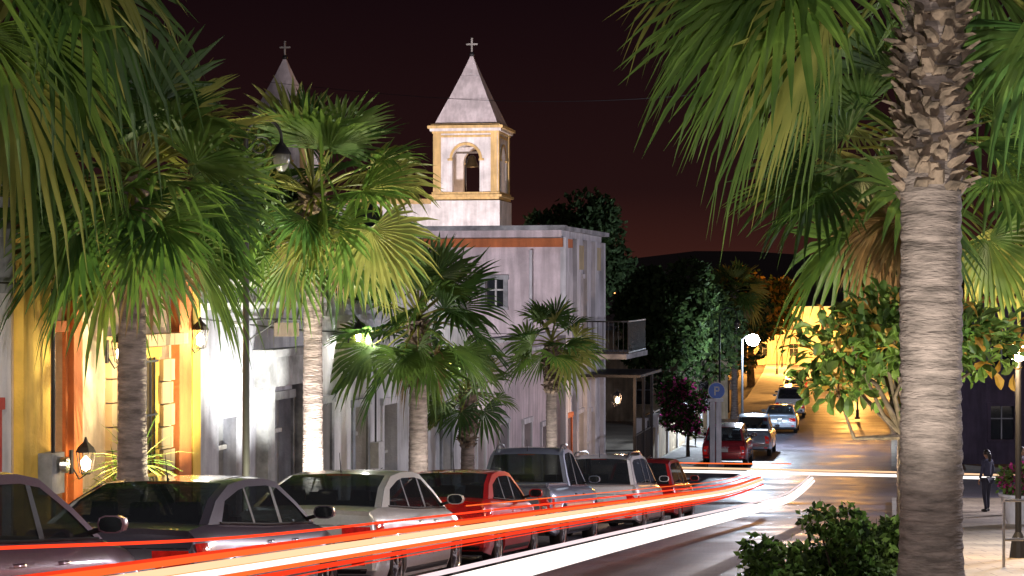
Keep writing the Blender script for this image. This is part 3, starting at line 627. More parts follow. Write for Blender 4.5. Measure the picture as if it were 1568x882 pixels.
def car(name,d,off,spec,pm,L=4.5,W=1.8,kind='sedan',rails=False,wheel=.32,tl='wide',glass=None,chrome=False,plate=True,antenna=True,seatm=None,flip=False,hs=1.0):
    dm=d+L/2; x=C(dm)+off; th=math.atan2(G(dm+2)-G(dm-2),4)
    yaw=slope_yaw(dm)+(math.pi if flip else 0)
    e=empty(name,(x,dm,G(dm)+.004)); e.rotation_mode='QUATERNION'
    q=Matrix.Rotation(th,3,'X')@Matrix.Rotation(yaw,3,'Z'); e.rotation_quaternion=q.to_quaternion()
    gm=glass or M_glass
    TY=[p[0]*L for p in spec['top']]; TZ=[p[1]*hs for p in spec['top']]
    axr=-.5*L+.2*L; axf=.5*L-.185*L; ra=wheel+.06
    def T(y): return float(np.interp(y,TY,TZ))
    def Bt(y):
        b=.2 if kind in('sedan','hatch') else .28
        b+= .08*max(0,(abs(y)-L/2+.5)/.5)
        for ax in (axr,axf):
            t=abs(y-ax)
            if t<ra: b=max(b,wheel+math.sqrt(ra*ra-t*t))
        return b
    def Wd(y):
        s=max(0,(-y-(L/2-.5))/.5); f=max(0,(y-(L/2-.9))/.9); return W/2*(1-.06*s*s-.2*f*f)
    FK=[.93,.985,1.0,.995,.985,.94,.87]; EK=[.10,.02,0,.03,.05,.08,.14]
    mid=.52 if kind in('sedan','hatch') else .6
    def rows(y):
        b=Bt(y);t=T(y); z=[b,max(.34,b+.02),max(mid,b+.035),max(mid+.17,b+.05),t-.2,t-.06,t]
        for k in range(5,-1,-1): z[k]=min(z[k],z[k+1]-.012)
        if z[0]>z[1]: z[0]=z[1]
        return z
    FR=[-1,-.85,-.5,0,.5,.85,1]
    base=set(np.round(np.linspace(-L/2+.14,L/2-.14,int(L/.14)),3).tolist()+[-L/2,L/2,-L/2+.06,L/2-.06])
    for ax in (axr,axf):
        for k in range(-8,9): base.add(round(ax+ra*math.sin(k/8*math.pi/2)*1.0,3))
        base.add(round(ax+ra+.012,3)); base.add(round(ax-ra-.012,3))
    Y=sorted(base); bulge_r=.07; bulge_f=.16
    body=MB(); ring=[];nR=None
    for i,y in enumerate(Y):
        z=rows(y); w=Wd(y); pts=[]
        def ey(k,fr):
            if i==0: return y+EK[k]*1.0-bulge_r*(1-fr*fr)
            if i==len(Y)-1: return y-EK[k]*1.2+bulge_f*(1-fr*fr)-.1
            return y if i not in(1,len(Y)-2) else (max(y,-L/2+EK[k]*1.0+.03) if i==1 else min(y,L/2-EK[k]*1.2-.12))
        for k in range(7): pts.append((-w*FK[k],ey(k,-1),z[k]))
        for fr in FR[1:-1]: pts.append((w*FK[6]*fr,ey(6,fr) if i in(0,len(Y)-1) else ey(6,1),z[6]+.025*(1-fr*fr)))
        for k in range(6,-1,-1): pts.append((w*FK[k],ey(k,1),z[k]))
        ring.append(pts)
    nR=len(ring[0]); vs=[p for r in ring for p in r]
    ghy0,ghy1=spec['gh'][0][0]*L,spec['gh'][-1][0]*L
    fb=[];fi=[];fu=[]
    for i in range(len(Y)-1):
        ym=(Y[i]+Y[i+1])/2
        for j in range(nR-1):
            f=(i*nR+j,i*nR+j+1,(i+1)*nR+j+1,(i+1)*nR+j)
            if 6<=j<=nR-8 and ghy0+.04<ym<ghy1-.04: fi.append(f)
            else: fb.append(f)
        fu.append((i*nR,(i+1)*nR,(i+1)*nR+nR-1,i*nR+nR-1))
    body.add(vs,fb,pm); body.add(vs,fi,M_int); 
    und=MB(); und.add(vs,fu,M_black)
    def endpt(fr,z,front=False,off=0):
        y=Y[-1] if front else Y[0]; zz=rows(y); w=Wd(y)
        f=float(np.interp(z,zz,FK)); ek=float(np.interp(z,zz,EK))
        zc=z+(.025*(1-fr*fr) if z>zz[6]-.001 else 0)
        if front: return (w*f*fr,y-ek*1.2+bulge_f*(1-fr*fr)-.1+off,zc)
        return (w*f*fr,y+ek-bulge_r*(1-fr*fr)-off,zc)
    for front in (0,1):
        zz=rows(Y[-1] if front else Y[0]); vv=[endpt(fr,z,front) for z in zz for fr in FR]
        body.add(vv,[(k*7+j,k*7+j+1,k*7+j+8,k*7+j+7) for k in range(6) for j in range(6)],pm)
    bo=body.obj('body',e,smooth=32,merge=True); und.obj('underbody',e)
    det=MB()
    def epatch(f0,f1,z0,z1,m,off=.014,front=False,n=6):
        vv=[];fs=[];nz=5
        for a in range(nz+1):
            for b in range(n+1):
                edge=(a in(0,nz)) or (b in(0,n)); vv.append(endpt(f0+(f1-f0)*b/n,z0+(z1-z0)*a/nz,front,.002 if edge else off))
        for a in range(nz):
            for b in range(n): fs.append((a*(n+1)+b,a*(n+1)+b+1,(a+1)*(n+1)+b+1,(a+1)*(n+1)+b))
        det.add(vv,fs,m)
    def spt(sd,y,z,off=0):
        zz=rows(y); return (sd*(Wd(y)*float(np.interp(z,zz,FK))+off),y,z)
    def spatch(y0,y1,z0,z1,m,off=.012,n=5):
        for sd in(-1,1):
            vv=[];fs=[];nz=3
            for a in range(nz+1):
                for b in range(n+1):
                    edge=(a in(0,nz)) or (b in(0,n)); vv.append(spt(sd,y0+(y1-y0)*b/n,z0+(z1-z0)*a/nz,.002 if edge else off))
            for a in range(nz):
                for b in range(n): fs.append((a*(n+1)+b,a*(n+1)+b+1,(a+1)*(n+1)+b+1,(a+1)*(n+1)+b))
            det.add(vv,fs,m)
    tr=T(-L/2)
    if tl=='wide':
        for s in(-1,1): epatch(s*.99,s*.58,tr-.24,tr-.07,M_red,.02); epatch(s*.80,s*.62,tr-.20,tr-.15,M_lens,.028)
        spatch(-L/2+.12,-L/2+.34,T(-L/2+.2)-.27,T(-L/2+.2)-.12,M_red,.012)
    else:
        for s in(-1,1): epatch(s*.99,s*.78,tr-.42,tr-.05,M_red,.02); epatch(s*.95,s*.82,tr-.30,tr-.2,M_lens,.028)
        spatch(-L/2+.12,-L/2+.24,tr-.36,tr-.08,M_red,.012)
    epatch(-.93,.93,.30,.36,M_black,.01); epatch(-.98,.98,mid+.035,mid+.05,M_black,.004)
    for s in(-1,1): epatch(s*.9,s*.72,.40,.45,M_red,.012)
    if plate: epatch(-.19,.19,tr-.30,tr-.15,M_plate,.02)
    epatch(-.24,.24,tr-.125,tr-.10,M_chrome,.025)
    if chrome: epatch(-.6,.6,mid-.16,mid-.02,M_chrome,.03)
    epatch(-.985,.985,tr-.055,tr-.047,M_black,.003)
    for s in(-1,1): epatch(s*.97,s*.55,.58,.70,M_lens,.02,True)
    epatch(-.5,.5,.42,.58,M_black,.01,True); epatch(-.16,.16,.36,.44,M_plate,.02,True)
    for yy in ((-.10 if kind!='pickup' else -.11)*L,.045*L,.235*L): spatch(yy-.006,yy+.006,.42,T(yy)-.02,M_black,.003,1)
    for yy in (-.07*L,.085*L): spatch(yy-.09,yy+.09,T(yy)-.17,T(yy)-.14,M_chrome if chrome else pm,.03)
    spatch(axr+ra+.05,axf-ra-.05,.24 if kind in('sedan','hatch') else .31,.31 if kind in('sedan','hatch') else .38,M_black,.012)
    det.obj('lamps_and_trim',e,smooth=40)
    gh=MB(); gp=[(p[0]*L,p[1]*hs) for p in spec['gh']]; zr=max(p[1] for p in gp)
    wb,wr=W/2*.875,W/2*.70
    def gw(y,z):
        zb=T(y); t=max(0,min(1,(z-zb)/(zr-zb+1e-6))); return wb+(wr-wb)*t
    ri=spec['ri']; FG=[-1,-.9,-.55,-.2,.2,.55,.9,1]; nG=len(FG); vv=[]
    for i,(y,z) in enumerate(gp):
        w=gw(y,z); s=-1 if i<=ri[0] else (1 if i>=ri[1] else 0)
        for fr in FG:
            vv.append((w*fr,y+s*.06*(1-fr*fr)*(1 if i in(0,1,6,7) else .6),z+.03*(1-fr*fr)*(0 if i in(0,len(gp)-1) else 1)-(.012 if abs(fr)==1 and 0<i<len(gp)-1 else 0)))
    rg_=[];rp=[]
    for i in range(len(gp)-1):
        roof=ri[0]<=i<ri[1]
        for j in range(nG-1):
            f=(i*nG+j,i*nG+j+1,(i+1)*nG+j+1,(i+1)*nG+j)
            (rp if (roof or j in(0,nG-2)) else rg_).append(f)
    fr_=MB(); fr_.add(vv,rp,pm); gh.add(vv,rg_,gm)
    for sd in(-1,1):
        vs2=[]
        for (y,z) in gp:
            vs2+=[(sd*wb,y,T(y)-.01),(sd*gw(y,z),y,z-.012)]
        gh.add(vs2,[(2*i,2*i+1,2*i+3,2*i+2) for i in range(len(gp)-1)],gm)
        n=len(gp); inn=[]
        cth=.22 if kind=='sedan' else (.2 if kind in('hatch','suv') else .1)
        for i,(y,z) in enumerate(gp):
            if i==0: q=(y+cth*1.5,T(y+cth*1.5)+.0)
            elif i==n-1: q=(y-.12,T(y-.12))
            elif i<ri[0]: q=(y+cth,z-.01)
            elif i==ri[0]: q=(y+cth*.9,z-.06)
            elif i<ri[1]: q=(y,z-.075)
            elif i==ri[1]: q=(y-.03,z-.07)
            else: q=(y-.09,z-.03)
            inn.append(q)
        vs2=[]
        for (y,z),(yi,zi) in zip(gp,inn):
            vs2+=[(sd*(gw(y,z)+.004),y,z-.005),(sd*(gw(yi,zi)+.008),yi,zi)]
        fr_.add(vs2,[(2*i,2*i+1,2*i+3,2*i+2) for i in range(n-1)],pm)
        for yb,wd in ((.045*L,.045),((-.12)*L,.03) if kind!='pickup' else (.0451*L,.04)):
            zt_=float(np.interp(yb,[g[0] for g in gp],[g[1] for g in gp]))-.06
            vs2=[(sd*(gw(yb,T(yb))+.006),yb-wd,T(yb)),(sd*(gw(yb,T(yb))+.006),yb+wd,T(yb)),(sd*(gw(yb,zt_)+.006),yb+wd*.8,zt_),(sd*(gw(yb,zt_)+.006),yb-wd*.8,zt_)]
            fr_.add(vs2,[(0,1,2,3)],M_black)
        y0,y1=gp[0][0]+.3,gp[-1][0]-.1
        fr_.tube([(sd*(wb+.008),y0+(y1-y0)*k/6,T(y0+(y1-y0)*k/6)+.012) for k in range(7)],.011,M_chrome if chrome else M_black,5)
        ym=gp[-1][0]-.22; zm=T(ym)+.1
        fr_.tube([(sd*wb*.98,ym,zm-.05),(sd*(wb+.1),ym-.02,zm-.02)],.022,M_black,6)
        vs2=[];mx=sd*(wb+.2)
        for yy,sc in ((-.09,.85),(-.085,1),(.0,.95),(.07,.55),(.085,.2)):
            for k in range(10): an=2*math.pi*k/10; vs2.append((mx+.115*sc*math.copysign(abs(math.cos(an))**.7,math.cos(an)),ym+yy,zm+.02+.07*sc*math.copysign(abs(math.sin(an))**.7,math.sin(an))))
        fr_.add(vs2,[(i*10+k,i*10+(k+1)%10,(i+1)*10+(k+1)%10,(i+1)*10+k) for i in range(4) for k in range(10)]+[(40,41,42,43,44,45,46,47,48,49)],pm)
        fr_.add(vs2[:10],[tuple(range(9,-1,-1))],M_pane)
        if rails:
            y0,y1=gp[ri[0]][0]+.1,gp[ri[1]][0]-.05; zz=lambda y: float(np.interp(y,[g[0] for g in gp],[g[1] for g in gp]))
            P_=[(sd*wr*.93,y0,zz(y0)+.01)]+[(sd*wr*.93,y0+(y1-y0)*k/5,zz(y0+(y1-y0)*k/5)+.075) for k in range(1,5)]+[(sd*wr*.93,y1,zz(y1)+.01)]
            fr_.tube(P_,.02,M_rim,6)
    if antenna:
        ya=gp[ri[0]][0]+.12; za=gp[ri[0]][1]+.03; fr_.tube([(0,ya,za),(0,ya-.03,za+.03),(0,ya-.1,za+.26)],[.02,.008,.003],M_black,6)
    y2,z2=gp[ri[0]]; fr_.box((0,y2-.0,z2+.012),(.32,.05,.02),M_red)
    gh.obj('glass',e,smooth=40); fr_.obj('roof_and_pillars',e,smooth=35,merge=False)
    it=MB(); sm=seatm or M_int
    yr=(gp[0][0]+.45) if kind in('sedan',) else (gp[0][0]+.75 if kind!='pickup' else gp[0][0]+.3)
    for yy in (yr,yr+.85):
        for xx in (-.4,.4) if yy!=yr else (-.42,0,.42):
            it.box((xx,yy,T(yy)+.12),(.26,.1,.17),sm,0,.85); it.box((xx,yy+.02,T(yy)-.02),(.46,.13,.2),sm,0,.9)
    it.obj('seats',e)
    wh=MB()
    for ax in(axr,axf):
        for sd in(-1,1):
            xo=sd*(W/2-.02); xi=sd*(W/2-.22); r=wheel
            prof=[(r*.60,xi),(r*.95,xi),(r,xi+sd*.03),(r,xo-sd*.03),(r*.95,xo-sd*.005),(r*.66,xo),(r*.62,xo-sd*.02)]
            wh.lathe((0,ax,r),[(a,b) for a,b in prof],M_rub,24,axis='x')
            wh.lathe((0,ax,r),[(r*.64,xo-sd*.012),(r*.60,xo-sd*.02),(r*.55,xo-sd*.10),(0,xo-sd*.11)],M_black,24,axis='x')
            wh.lathe((0,ax,r),[(r*.655,xo-sd*.004),(r*.64,xo),(r*.58,xo-sd*.012),(r*.57,xo-sd*.05)],M_rim,24,axis='x')
            for k in range(5):
                for q in (-.13,.13):
                    an=2*math.pi*k/5+.3; c1=(xo-sd*.02,ax+r*.12*math.cos(an),r+r*.12*math.sin(an)); c2=(xo-sd*.018,ax+r*.6*math.cos(an+q),r+r*.6*math.sin(an+q))
                    wh.tube([c1,c2],[.026,.02],M_rim,5)
            wh.lathe((0,ax,r),[(r*.17,xo-sd*.03),(r*.15,xo-sd*.002),(0,xo)],M_rim,12,axis='x')
    wh.obj('wheels',e,smooth=40)
    if kind=='pickup':
        bd=MB(); y0,y1=-L/2+.12,-.135*L; ym=(y0+y1)/2
        bd.box((0,ym,1.12*hs+.045),(W*.80,y1-y0-.08,.03),mat('tonneau_cover',(.16,.18,.24),.35,nscale=5,namt=.2,coat=.3))
        for sd in(-1,1): bd.tube([(sd*W*.425,y0+.02,1.12*hs+.03),(sd*W*.425,y1-.02,1.12*hs+.03)],.03,pm,8)
        bd.tube([(-W*.42,y0,1.12*hs+.03),(W*.42,y0,1.12*hs+.03)],.03,pm,8)
        bd.box((0,-L/2-.07,.55),(W*.92,.16,.14),M_chrome); bd.box((0,-L/2-.03,.9),(.3,.05,.07),M_black)
        bd.obj('cargo_bed',e)
    return e
p_dark=paint('paint_dark_grey',(.12,.105,.14),.4); p_mar=paint('paint_maroon',(.2,.12,.16),.4); p_sil=paint('paint_champagne',(.64,.66,.63),.25)
p_red=paint('paint_red',(.62,.012,.012),.1); p_nav=paint('paint_blue_grey',(.22,.26,.36),.35); p_whi=paint('paint_white',(.7,.7,.72),.0); p_dred=paint('paint_deep_red',(.3,.015,.025),.2)
p_ste=paint('paint_steel',(.36,.42,.5),.4); p_blk=paint('paint_black',(.05,.035,.04),.2)
car('parked_car',11.9,.3,SEDAN,p_mar,L=4.6,kind='sedan',hs=1.06)
car('parked_car',17.4,.15,SEDAN,p_dark,L=4.7,W=1.82,kind='sedan')
car('parked_car',23.0,.1,SEDAN,p_sil,L=4.75,W=1.86,kind='sedan',hs=1.02)
car('parked_car',29.0,.05,SEDAN,p_red,L=4.3,W=1.72,kind='sedan')
car('pickup_truck',34.3,-.12,PICK,p_nav,L=5.2,W=1.88,kind='pickup',wheel=.38,tl='tall',rails=True,chrome=True,hs=1.03)
car('parked_suv',41.0,.35,SUV,p_whi,L=4.5,W=1.82,kind='suv',wheel=.36,tl='tall',rails=True)
car('parked_suv',47.3,.25,SUV,p_red,L=4.4,W=1.8,kind='suv',wheel=.36,tl='tall',hs=.95)
car('parked_suv',79.5,-.5,SUV,p_dred,L=4.6,W=1.85,kind='suv',wheel=.36,tl='tall')
car('pickup_truck',86,.1,PICK,p_ste,L=5.1,W=1.8,kind='pickup',wheel=.36,tl='tall')
car('parked_car',105,.3,SEDAN,p_ste,L=4.6,W=1.85,kind='sedan')
car('parked_van',121,.4,SUV,p_whi,L=4.8,W=1.9,kind='suv',wheel=.36,tl='tall',hs=1.1)
car('parked_suv',130,.2,SUV,p_whi,L=4.6,W=1.85,kind='suv',wheel=.36,tl='tall')
car('parked_suv',141,.2,SUV,p_blk,L=4.6,W=1.85,kind='suv',wheel=.36,tl='tall')
car('parked_car',153,.2,SUV,p_dred,L=4.6,W=1.85,kind='suv',tl='tall')

# ------------------------------------------------------------ lamps & street furniture
E_cool=emat('lamp_glow_white',(.85,.93,1.0),40); E_warm=emat('lamp_glow_warm',(1,.72,.38),30); E_sod=emat('lamp_glow_sodium',(1,.5,.12),40)
M_lgl=mat('lantern_glass_unlit',(.1,.1,.1),.2,nscale=10,namt=.2)
def street_lamp(name,x,y,h,adir=(1,0),arm=.75,power=0,col=(1,1,1),em=None,r=.045,zg=None,size=.15):
    z0=(G(y)+.14) if zg is None else zg; e=empty(name); mb=MB()
    mb.lathe((x,y,z0),[(.16,0),(.16,.08),(.10,.14),(.09,.45),(.11,.5),(r*1.4,.56),(r*1.2,1.4),(r,h*.6),(r*.8,h)],M_iron,14)
    pts=[]
    for k in range(15):
        t=k/14*math.pi; pts.append((x+adir[0]*arm*(1-math.cos(t))/2,y+adir[1]*arm*(1-math.cos(t))/2,z0+h+arm*.55*math.sin(t)))
    mb.tube(pts,.022,M_iron,8)
    sp=[]
    for k in range(22):
        t=k/21*math.pi*3; rr=.16*(1-k/25); sp.append((x+adir[0]*(.2+rr*math.cos(t)),y+adir[1]*(.2+rr*math.cos(t)),z0+h-.12+rr*math.sin(t)))
    mb.tube(sp,.012,M_iron,6)
    lx,ly,lz=x+adir[0]*arm,y+adir[1]*arm,z0+h
    mb.lathe((lx,ly,lz),[(.02,0),(.03,-.06),(.08,-.12),(.13,-.2),(.14,-.23)],M_iron,14); mb.obj('post',e,smooth=40)
    g=MB(); g.lathe((lx,ly,lz),[(.12,-.23),(.13,-.3),(.10,-.4),(.05,-.47),(0,-.48)],em or M_lgl,14); g.obj('lantern',e,smooth=60)
    if power: point('lamp_light',(lx,ly,lz-.5-size),power,col,size,e)
    return e
street_lamp('street_lamp',-3.8,28,6.1,(1,.1),.5,0)
street_lamp('street_lamp',8.9,84,6.0,(1,0),.75,0)
e=empty('street_lamp'); mb=MB(); lx,ly=11.6,94.5
mb.lathe((lx-.5,ly,G(ly)+.14),[(.12,0),(.07,.3),(.05,5.0)],M_iron,10); mb.tube([(lx-.5,ly,G(ly)+5.1),(lx-.3,ly,G(ly)+5.3),(lx,ly,G(ly)+5.3)],.03,M_iron,6); mb.obj('post',e)
g=MB(); g.lathe((lx,ly-.1,G(ly)+5.1),[(0,-.3),(.22,-.22),(.34,0),(.22,.22),(0,.3)],emat('lamp_glow_bluewhite',(.75,.88,1),150),14); g.obj('lantern',e)
point('lamp_light',(lx,ly-.8,G(ly)+4.7),5500,(.72,.84,1.0),.25,e)
street_lamp('street_lamp',4.6,4,5.8,(-1,0),.9,2000,(1,.93,.87),E_warm,size=.4)
street_lamp('street_lamp',-8.6,8,5.2,(1,0),.9,850,(1,.94,.84),E_warm,size=.4)  # unseen lamp out of frame, added to light the car rears
street_lamp('street_lamp',10.9,34,5.4,(-1,0),.8,2200,(.9,.9,1),E_cool,size=.4)  # kept out of frame; added to whiten the left facades
street_lamp('street_lamp',8.6,20,5.6,(-1,0),.8,1300,(.97,.91,1),E_cool,size=.35)
street_lamp('street_lamp',18.2,56,5.6,(-1,0),.8,3000,(.9,.84,1),E_cool,size=.4)  # unseen extra lamp, added to light the corner building's near face
for (x,y,pw) in ((25.0,150,8000),(37.5,178,30000),(26.5,196,16000),(39.5,212,36000),(20.8,118,2400),(29.5,214,22000)):
    street_lamp('street_lamp',x,y,5.5,(1,0),.8,pw,(1,.45,.10),E_sod,size=.3)
def uplight(x,y,pw,tgt,col=(1,.97,.85),spot=95,z=None,name='ground_spotlight'):
    z=G(y)+.14 if z is None else z; e=empty(name); mb=MB(); mb.lathe((x,y,z),[(.1,0),(.1,.1),(.08,.14)],M_black,12); mb.lathe((x,y,z+.135),[(.08,0),(0,.002)],emat('spot_glass',(1,1,.9),5),12); mb.obj('fixture',e)
    point('spot',(x,y,z+.22),pw,col,.06,e,'SPOT',tgt,spot)
uplight(-3.0,29.9,2700,(-3.1,31,1.2))
uplight(-3.9,24.6,1300,(-4.1,25.0,1.5),(1,.93,.6),100)
uplight(-3.6,27.5,1800,(-3.4,28.2,1.5),(1,.95,.6),100)
uplight(-1.2,34.6,330,(-1.5,36,0))
uplight(1.0,45.8,450,(.95,47,-1))
uplight(4.2,22.4,900,(4.6,24,0),(1,.9,.6),120)
uplight(2.6,13.2,1000,(2.4,16,3),(1,.95,.8),100)
uplight(4.6,25.6,800,(4.6,27,2),(1,.8,.55),110)
uplight(-3.6,12.6,600,(-3.9,14.5,3),(1,.88,.55),110)
uplight(-2.0,51.0,1300,(-1.8,58,-.2),(1,.91,.96),120,z=-1.6,name='added_roof_fill')  # fill spot added on the roof to brighten the corner building's near wall
e=empty('church_floodlight'); mb=MB()
for (x,y,z) in ((-4,91,-1),(-12,91,-1)):
    mb.box((x,y,z),(.5,.3,.4),M_black); mb.tube([(x,y,z-.2),(x,y,G(y))],.06,M_iron,8)
mb.obj('fixtures',e)
point('flood',(-4,91,-.5),38000,(1,.86,.84),.5,e,'SPOT',(-2.4,115,10.5),50); point('flood',(-12,91,-.5),42000,(1,.86,.84),.5,e,'SPOT',(-13.5,116,11.5),50)
point('belfry_light',(-2.4,115,6.0),60,(1,.7,.5),.2,e)
def lantern(x,y,z,pw,col=(1,.7,.35),name='wall_lantern'):
    e=empty(name); mb=MB(); mb.box((x-.18,y,z+.02),(.03,.12,.3),M_iron); mb.tube([(x-.17,y,z-.05),(x-.08,y,z-.2),(x,y,z-.14)],.012,M_iron,6)
    mb.lathe((x,y,z),[(.05,-.14),(.075,-.12)],M_iron,6); mb.lathe((x,y,z),[(.13,.14),(.1,.2),(.03,.27),(.01,.33)],M_iron,6)
    for k in range(6): a=k*math.pi/3; mb.tube([(x+.075*math.cos(a),y+.075*math.sin(a),z-.12),(x+.12*math.cos(a),y+.12*math.sin(a),z+.14)],.007,M_iron,4)
    mb.obj('ironwork',e); g=MB(); g.lathe((x,y,z),[(0,-.1),(.05,-.07),(.065,.03),(0,.1)],E_warm,8); g.obj('bulb',e)
    point('light',(x+.2,y-.1,z),pw,col,.06,e)
lantern(-5.1,25.55,-.85,70); lantern(-4.55,28.6,-.75,50,(1,.78,.48)); lantern(-5.35,24.6,-2.2,30); lantern(3.2,59.5,-3.4,130,(1,.6,.35))
lantern(FX(35.8)[0]+.4,35.8,-.9,50,(1,.95,.9)); lantern(FX(22)[0]+.4,21.4,-1.0,70,(1,.88,.75)); lantern(FX(42.3)[0]+.4,42.3,-1.5,90,(1,.95,.9)); lantern(25,81.5,-1.6,260,(1,.5,.2))
e=empty('street_lamp'); mb=MB(); x,y=7.75,30; z=G(y)+.14
mb.lathe((x,y,z),[(.14,0),(.1,.3),(.05,.4),(.045,3.0)],M_iron,12); mb.obj('post',e)
g=MB(); g.lathe((x,y,z+3.15),[(0,-.15),(.12,-.1),(.16,0),(.12,.1),(0,.15)],emat('lamp_glow_warmwhite',(1,.75,.45),60),14); g.obj('globe',e)
point('light',(x-.3,y-.3,z+3.15),800,(1,.68,.36),.15,e)
e=empty('parking_sign'); mb=MB(); x,y=8.45,81; z=G(y)+.14-.35
mb.tube([(x,y,z),(x,y,z+3.7)],.035,M_rim,8)
Mb=mat('sign_blue',(.02,.12,.5),.4,nscale=8,namt=.1); 
def disc(mb,x,y,z,r,m,t=.02):
    vs=[(x+r*math.cos(2*math.pi*k/24),y,z+r*math.sin(2*math.pi*k/24)) for k in range(24)]; mb.add(vs,[tuple(range(24))],m)
disc(mb,x,y-.05,z+3.3,.36,M_plate); disc(mb,x,y-.055,z+3.3,.33,Mb)
for c,s in (((-.07,0),(.06,.36)),((.02,.15),(.16,.06)),((.02,0),(.14,.06)),((.09,.075),(.05,.15))): mb.box((x+c[0],y-.065,z+3.3+c[1]),(s[0],.01,s[1]),M_plate)
mb.obj('sign_and_post',e)
e=empty('gate_pillar'); mb=MB()
for x in (7.95,8.2): mb.box((x,77.8,G(77)+1.35),(.2,.25,2.7),W_white)
mb.box((8.075,77.8,G(77)+2.78),(.6,.4,.12),W_white); mb.box((8.075,77.8,G(77)+.12),(.62,.4,.3),W_conc); mb.obj('pillar',e)
for i in range(6):
    d=50.5+i*1.7; x=C(d)-1.42+ (0 if i<4 else -.3); mb=MB(); mb.lathe((x,d,G(d)+.14),[(.09,0),(.09,.05),(.055,.08),(.05,.75),(.07,.78),(.07,.82),(.04,.88),(0,.9)],M_iron,12); mb.obj('bollard',smooth=40)
for d in (44,47,50,53,56,59):
    x=C(d)+6.75; mb=MB(); mb.lathe((x,d,G(d)+.14),[(.09,0),(.09,.05),(.055,.08),(.05,.8),(.07,.83),(.04,.92),(0,.94)],M_iron,12); mb.obj('bollard',smooth=40)
e=empty('electric_meter'); p=FX(23.9); mb=MB(); mb.box((p[0]+.22,p[1],gz(24,1.35)),(.2,.34,.5),W_conc,YAW); mb.lathe((p[0]+.35,p[1],gz(24,1.45)),[(.1,0),(.1,.08),(.0,.1)],M_chrome,14,'x')
mb.tube([(p[0]+.25,p[1],gz(24,1.6)),(p[0]+.25,p[1],gz(24,3.6))],.025,M_iron,6); mb.tube([(p[0]+.25,p[1],gz(24,1.1)),(p[0]+.25,p[1],gz(24,0))],.03,M_rim,6); mb.obj('box_and_pipe',e)
e=empty('electric_meter'); p=FX(37.9); mb=MB(); mb.box((p[0]+.12,p[1],gz(38,1.6)),(.18,.35,.5),M_frame,YAW); mb.tube([(p[0]+.1,p[1],gz(38,1.8)),(p[0]+.1,p[1],gz(38,3.4))],.02,M_iron,6); mb.obj('box_and_pipe',e)
e=empty('hanging_sign'); p=FX(31.2); mb=MB(); mb.tube([(p[0],p[1],-.5),(p[0]+1.0,p[1]-.2,-.5)],.02,M_iron,6); mb.tube([(p[0],p[1],-.85),(p[0]+.5,p[1]-.1,-.52)],.014,M_iron,6); mb.box((p[0]+.65,p[1]-.13,-.66),(.4,.03,.22),M_door,.0); mb.obj('bracket_and_board',e)
mb=MB()
for (a,b,z0,z1,sg) in ((18,29,.3,.1,.15),(29,45,-.45,-.7,.25),(45,57.5,-1.8,-1.6,.25)):
    mb.tube([(FX(a+(b-a)*t)[0]+.08,a+(b-a)*t,z0+(z1-z0)*t-sg*math.sin(math.pi*t)) for t in np.linspace(0,1,12)],.012,M_black,5)
mb.obj('power_cable')
e=empty('plaza_railing'); mb=MB(); 
for (a,b) in (((6.9,27.5),(8.6,28.0)),((8.6,28.0),(9.8,31))):
    A_=Vector((a[0],a[1]));B_=Vector((b[0],b[1])); L=(B_-A_).length
    for i in range(int(L/.45)+1):
        c=A_+(B_-A_)*min(1,i*.45/L); mb.tube([(c.x,c.y,G(c.y)+.1),(c.x,c.y,G(c.y)+1.05)],.022,M_rim,6)
    for h in (.5,1.05): mb.tube([(a[0],a[1],G(a[1])+h+.02),(b[0],b[1],G(b[1])+h+.02)],.022,M_rim,6)
mb.obj('rails',e)
e=empty('flower_planter'); mb=MB(); x,y=11.8,45.5; z=G(y)+.14; mb.lathe((x,y,z),[(.3,0),(.38,.25),(.45,.6),(.5,.65),(.5,.7),(.42,.7),(.4,.6)],W_white,16); mb.obj('pot',e,smooth=40); mb=MB(); leaves(mb,[(x,y,z+1.0,.5,.5,.4)],700,.09,[T_md,T_br,T_pk],np.random.default_rng(3)); mb.obj('flowers',e)
def bench(x,y,yaw,name='park_bench'):
    e=empty(name,(x,y,G(y)+.14),(0,0,yaw)); mb=MB()
    for k in range(4): mb.box((0,-.18+k*.12,.45),(1.5,.1,.035),M_door)
    for k in range(3): mb.box((0,.25+.03*k,.56+k*.13),(1.5,.03,.1),M_door)
    mb.obj('seat_and_back',e); mb=MB()
    for s in(-.65,.65):
        mb.tube([(s,-.2,0),(s,-.18,.43)],.02,M_iron,6); mb.tube([(s,.2,0),(s,.22,.45),(s,.33,.88)],.02,M_iron,6); mb.tube([(s,-.18,.43),(s,.22,.43)],.02,M_iron,6); mb.tube([(s,-.18,.43),(s,-.18,.65),(s,.25,.66)],.018,M_iron,6)
    mb.obj('ironwork',e)
bench(10.6,49,-1.2); bench(C(92)-2.9,92,-1.35)
e=empty('planter_kerb'); mb=MB()
for (c,s) in (((3.5,18.6),(1.9,.15)),((3.5,21.6),(1.9,.15)),((2.62,20.1),(.15,2.85)),((4.38,20.1),(.15,2.85))): mb.box((c[0],c[1],G(c[1])+.2),(s[0],s[1],.3),M_kerb)
mb.box((3.5,20.1,G(20.1)+.13),(1.6,2.84,.12),M_dirt); mb.obj('kerb_stones',e)
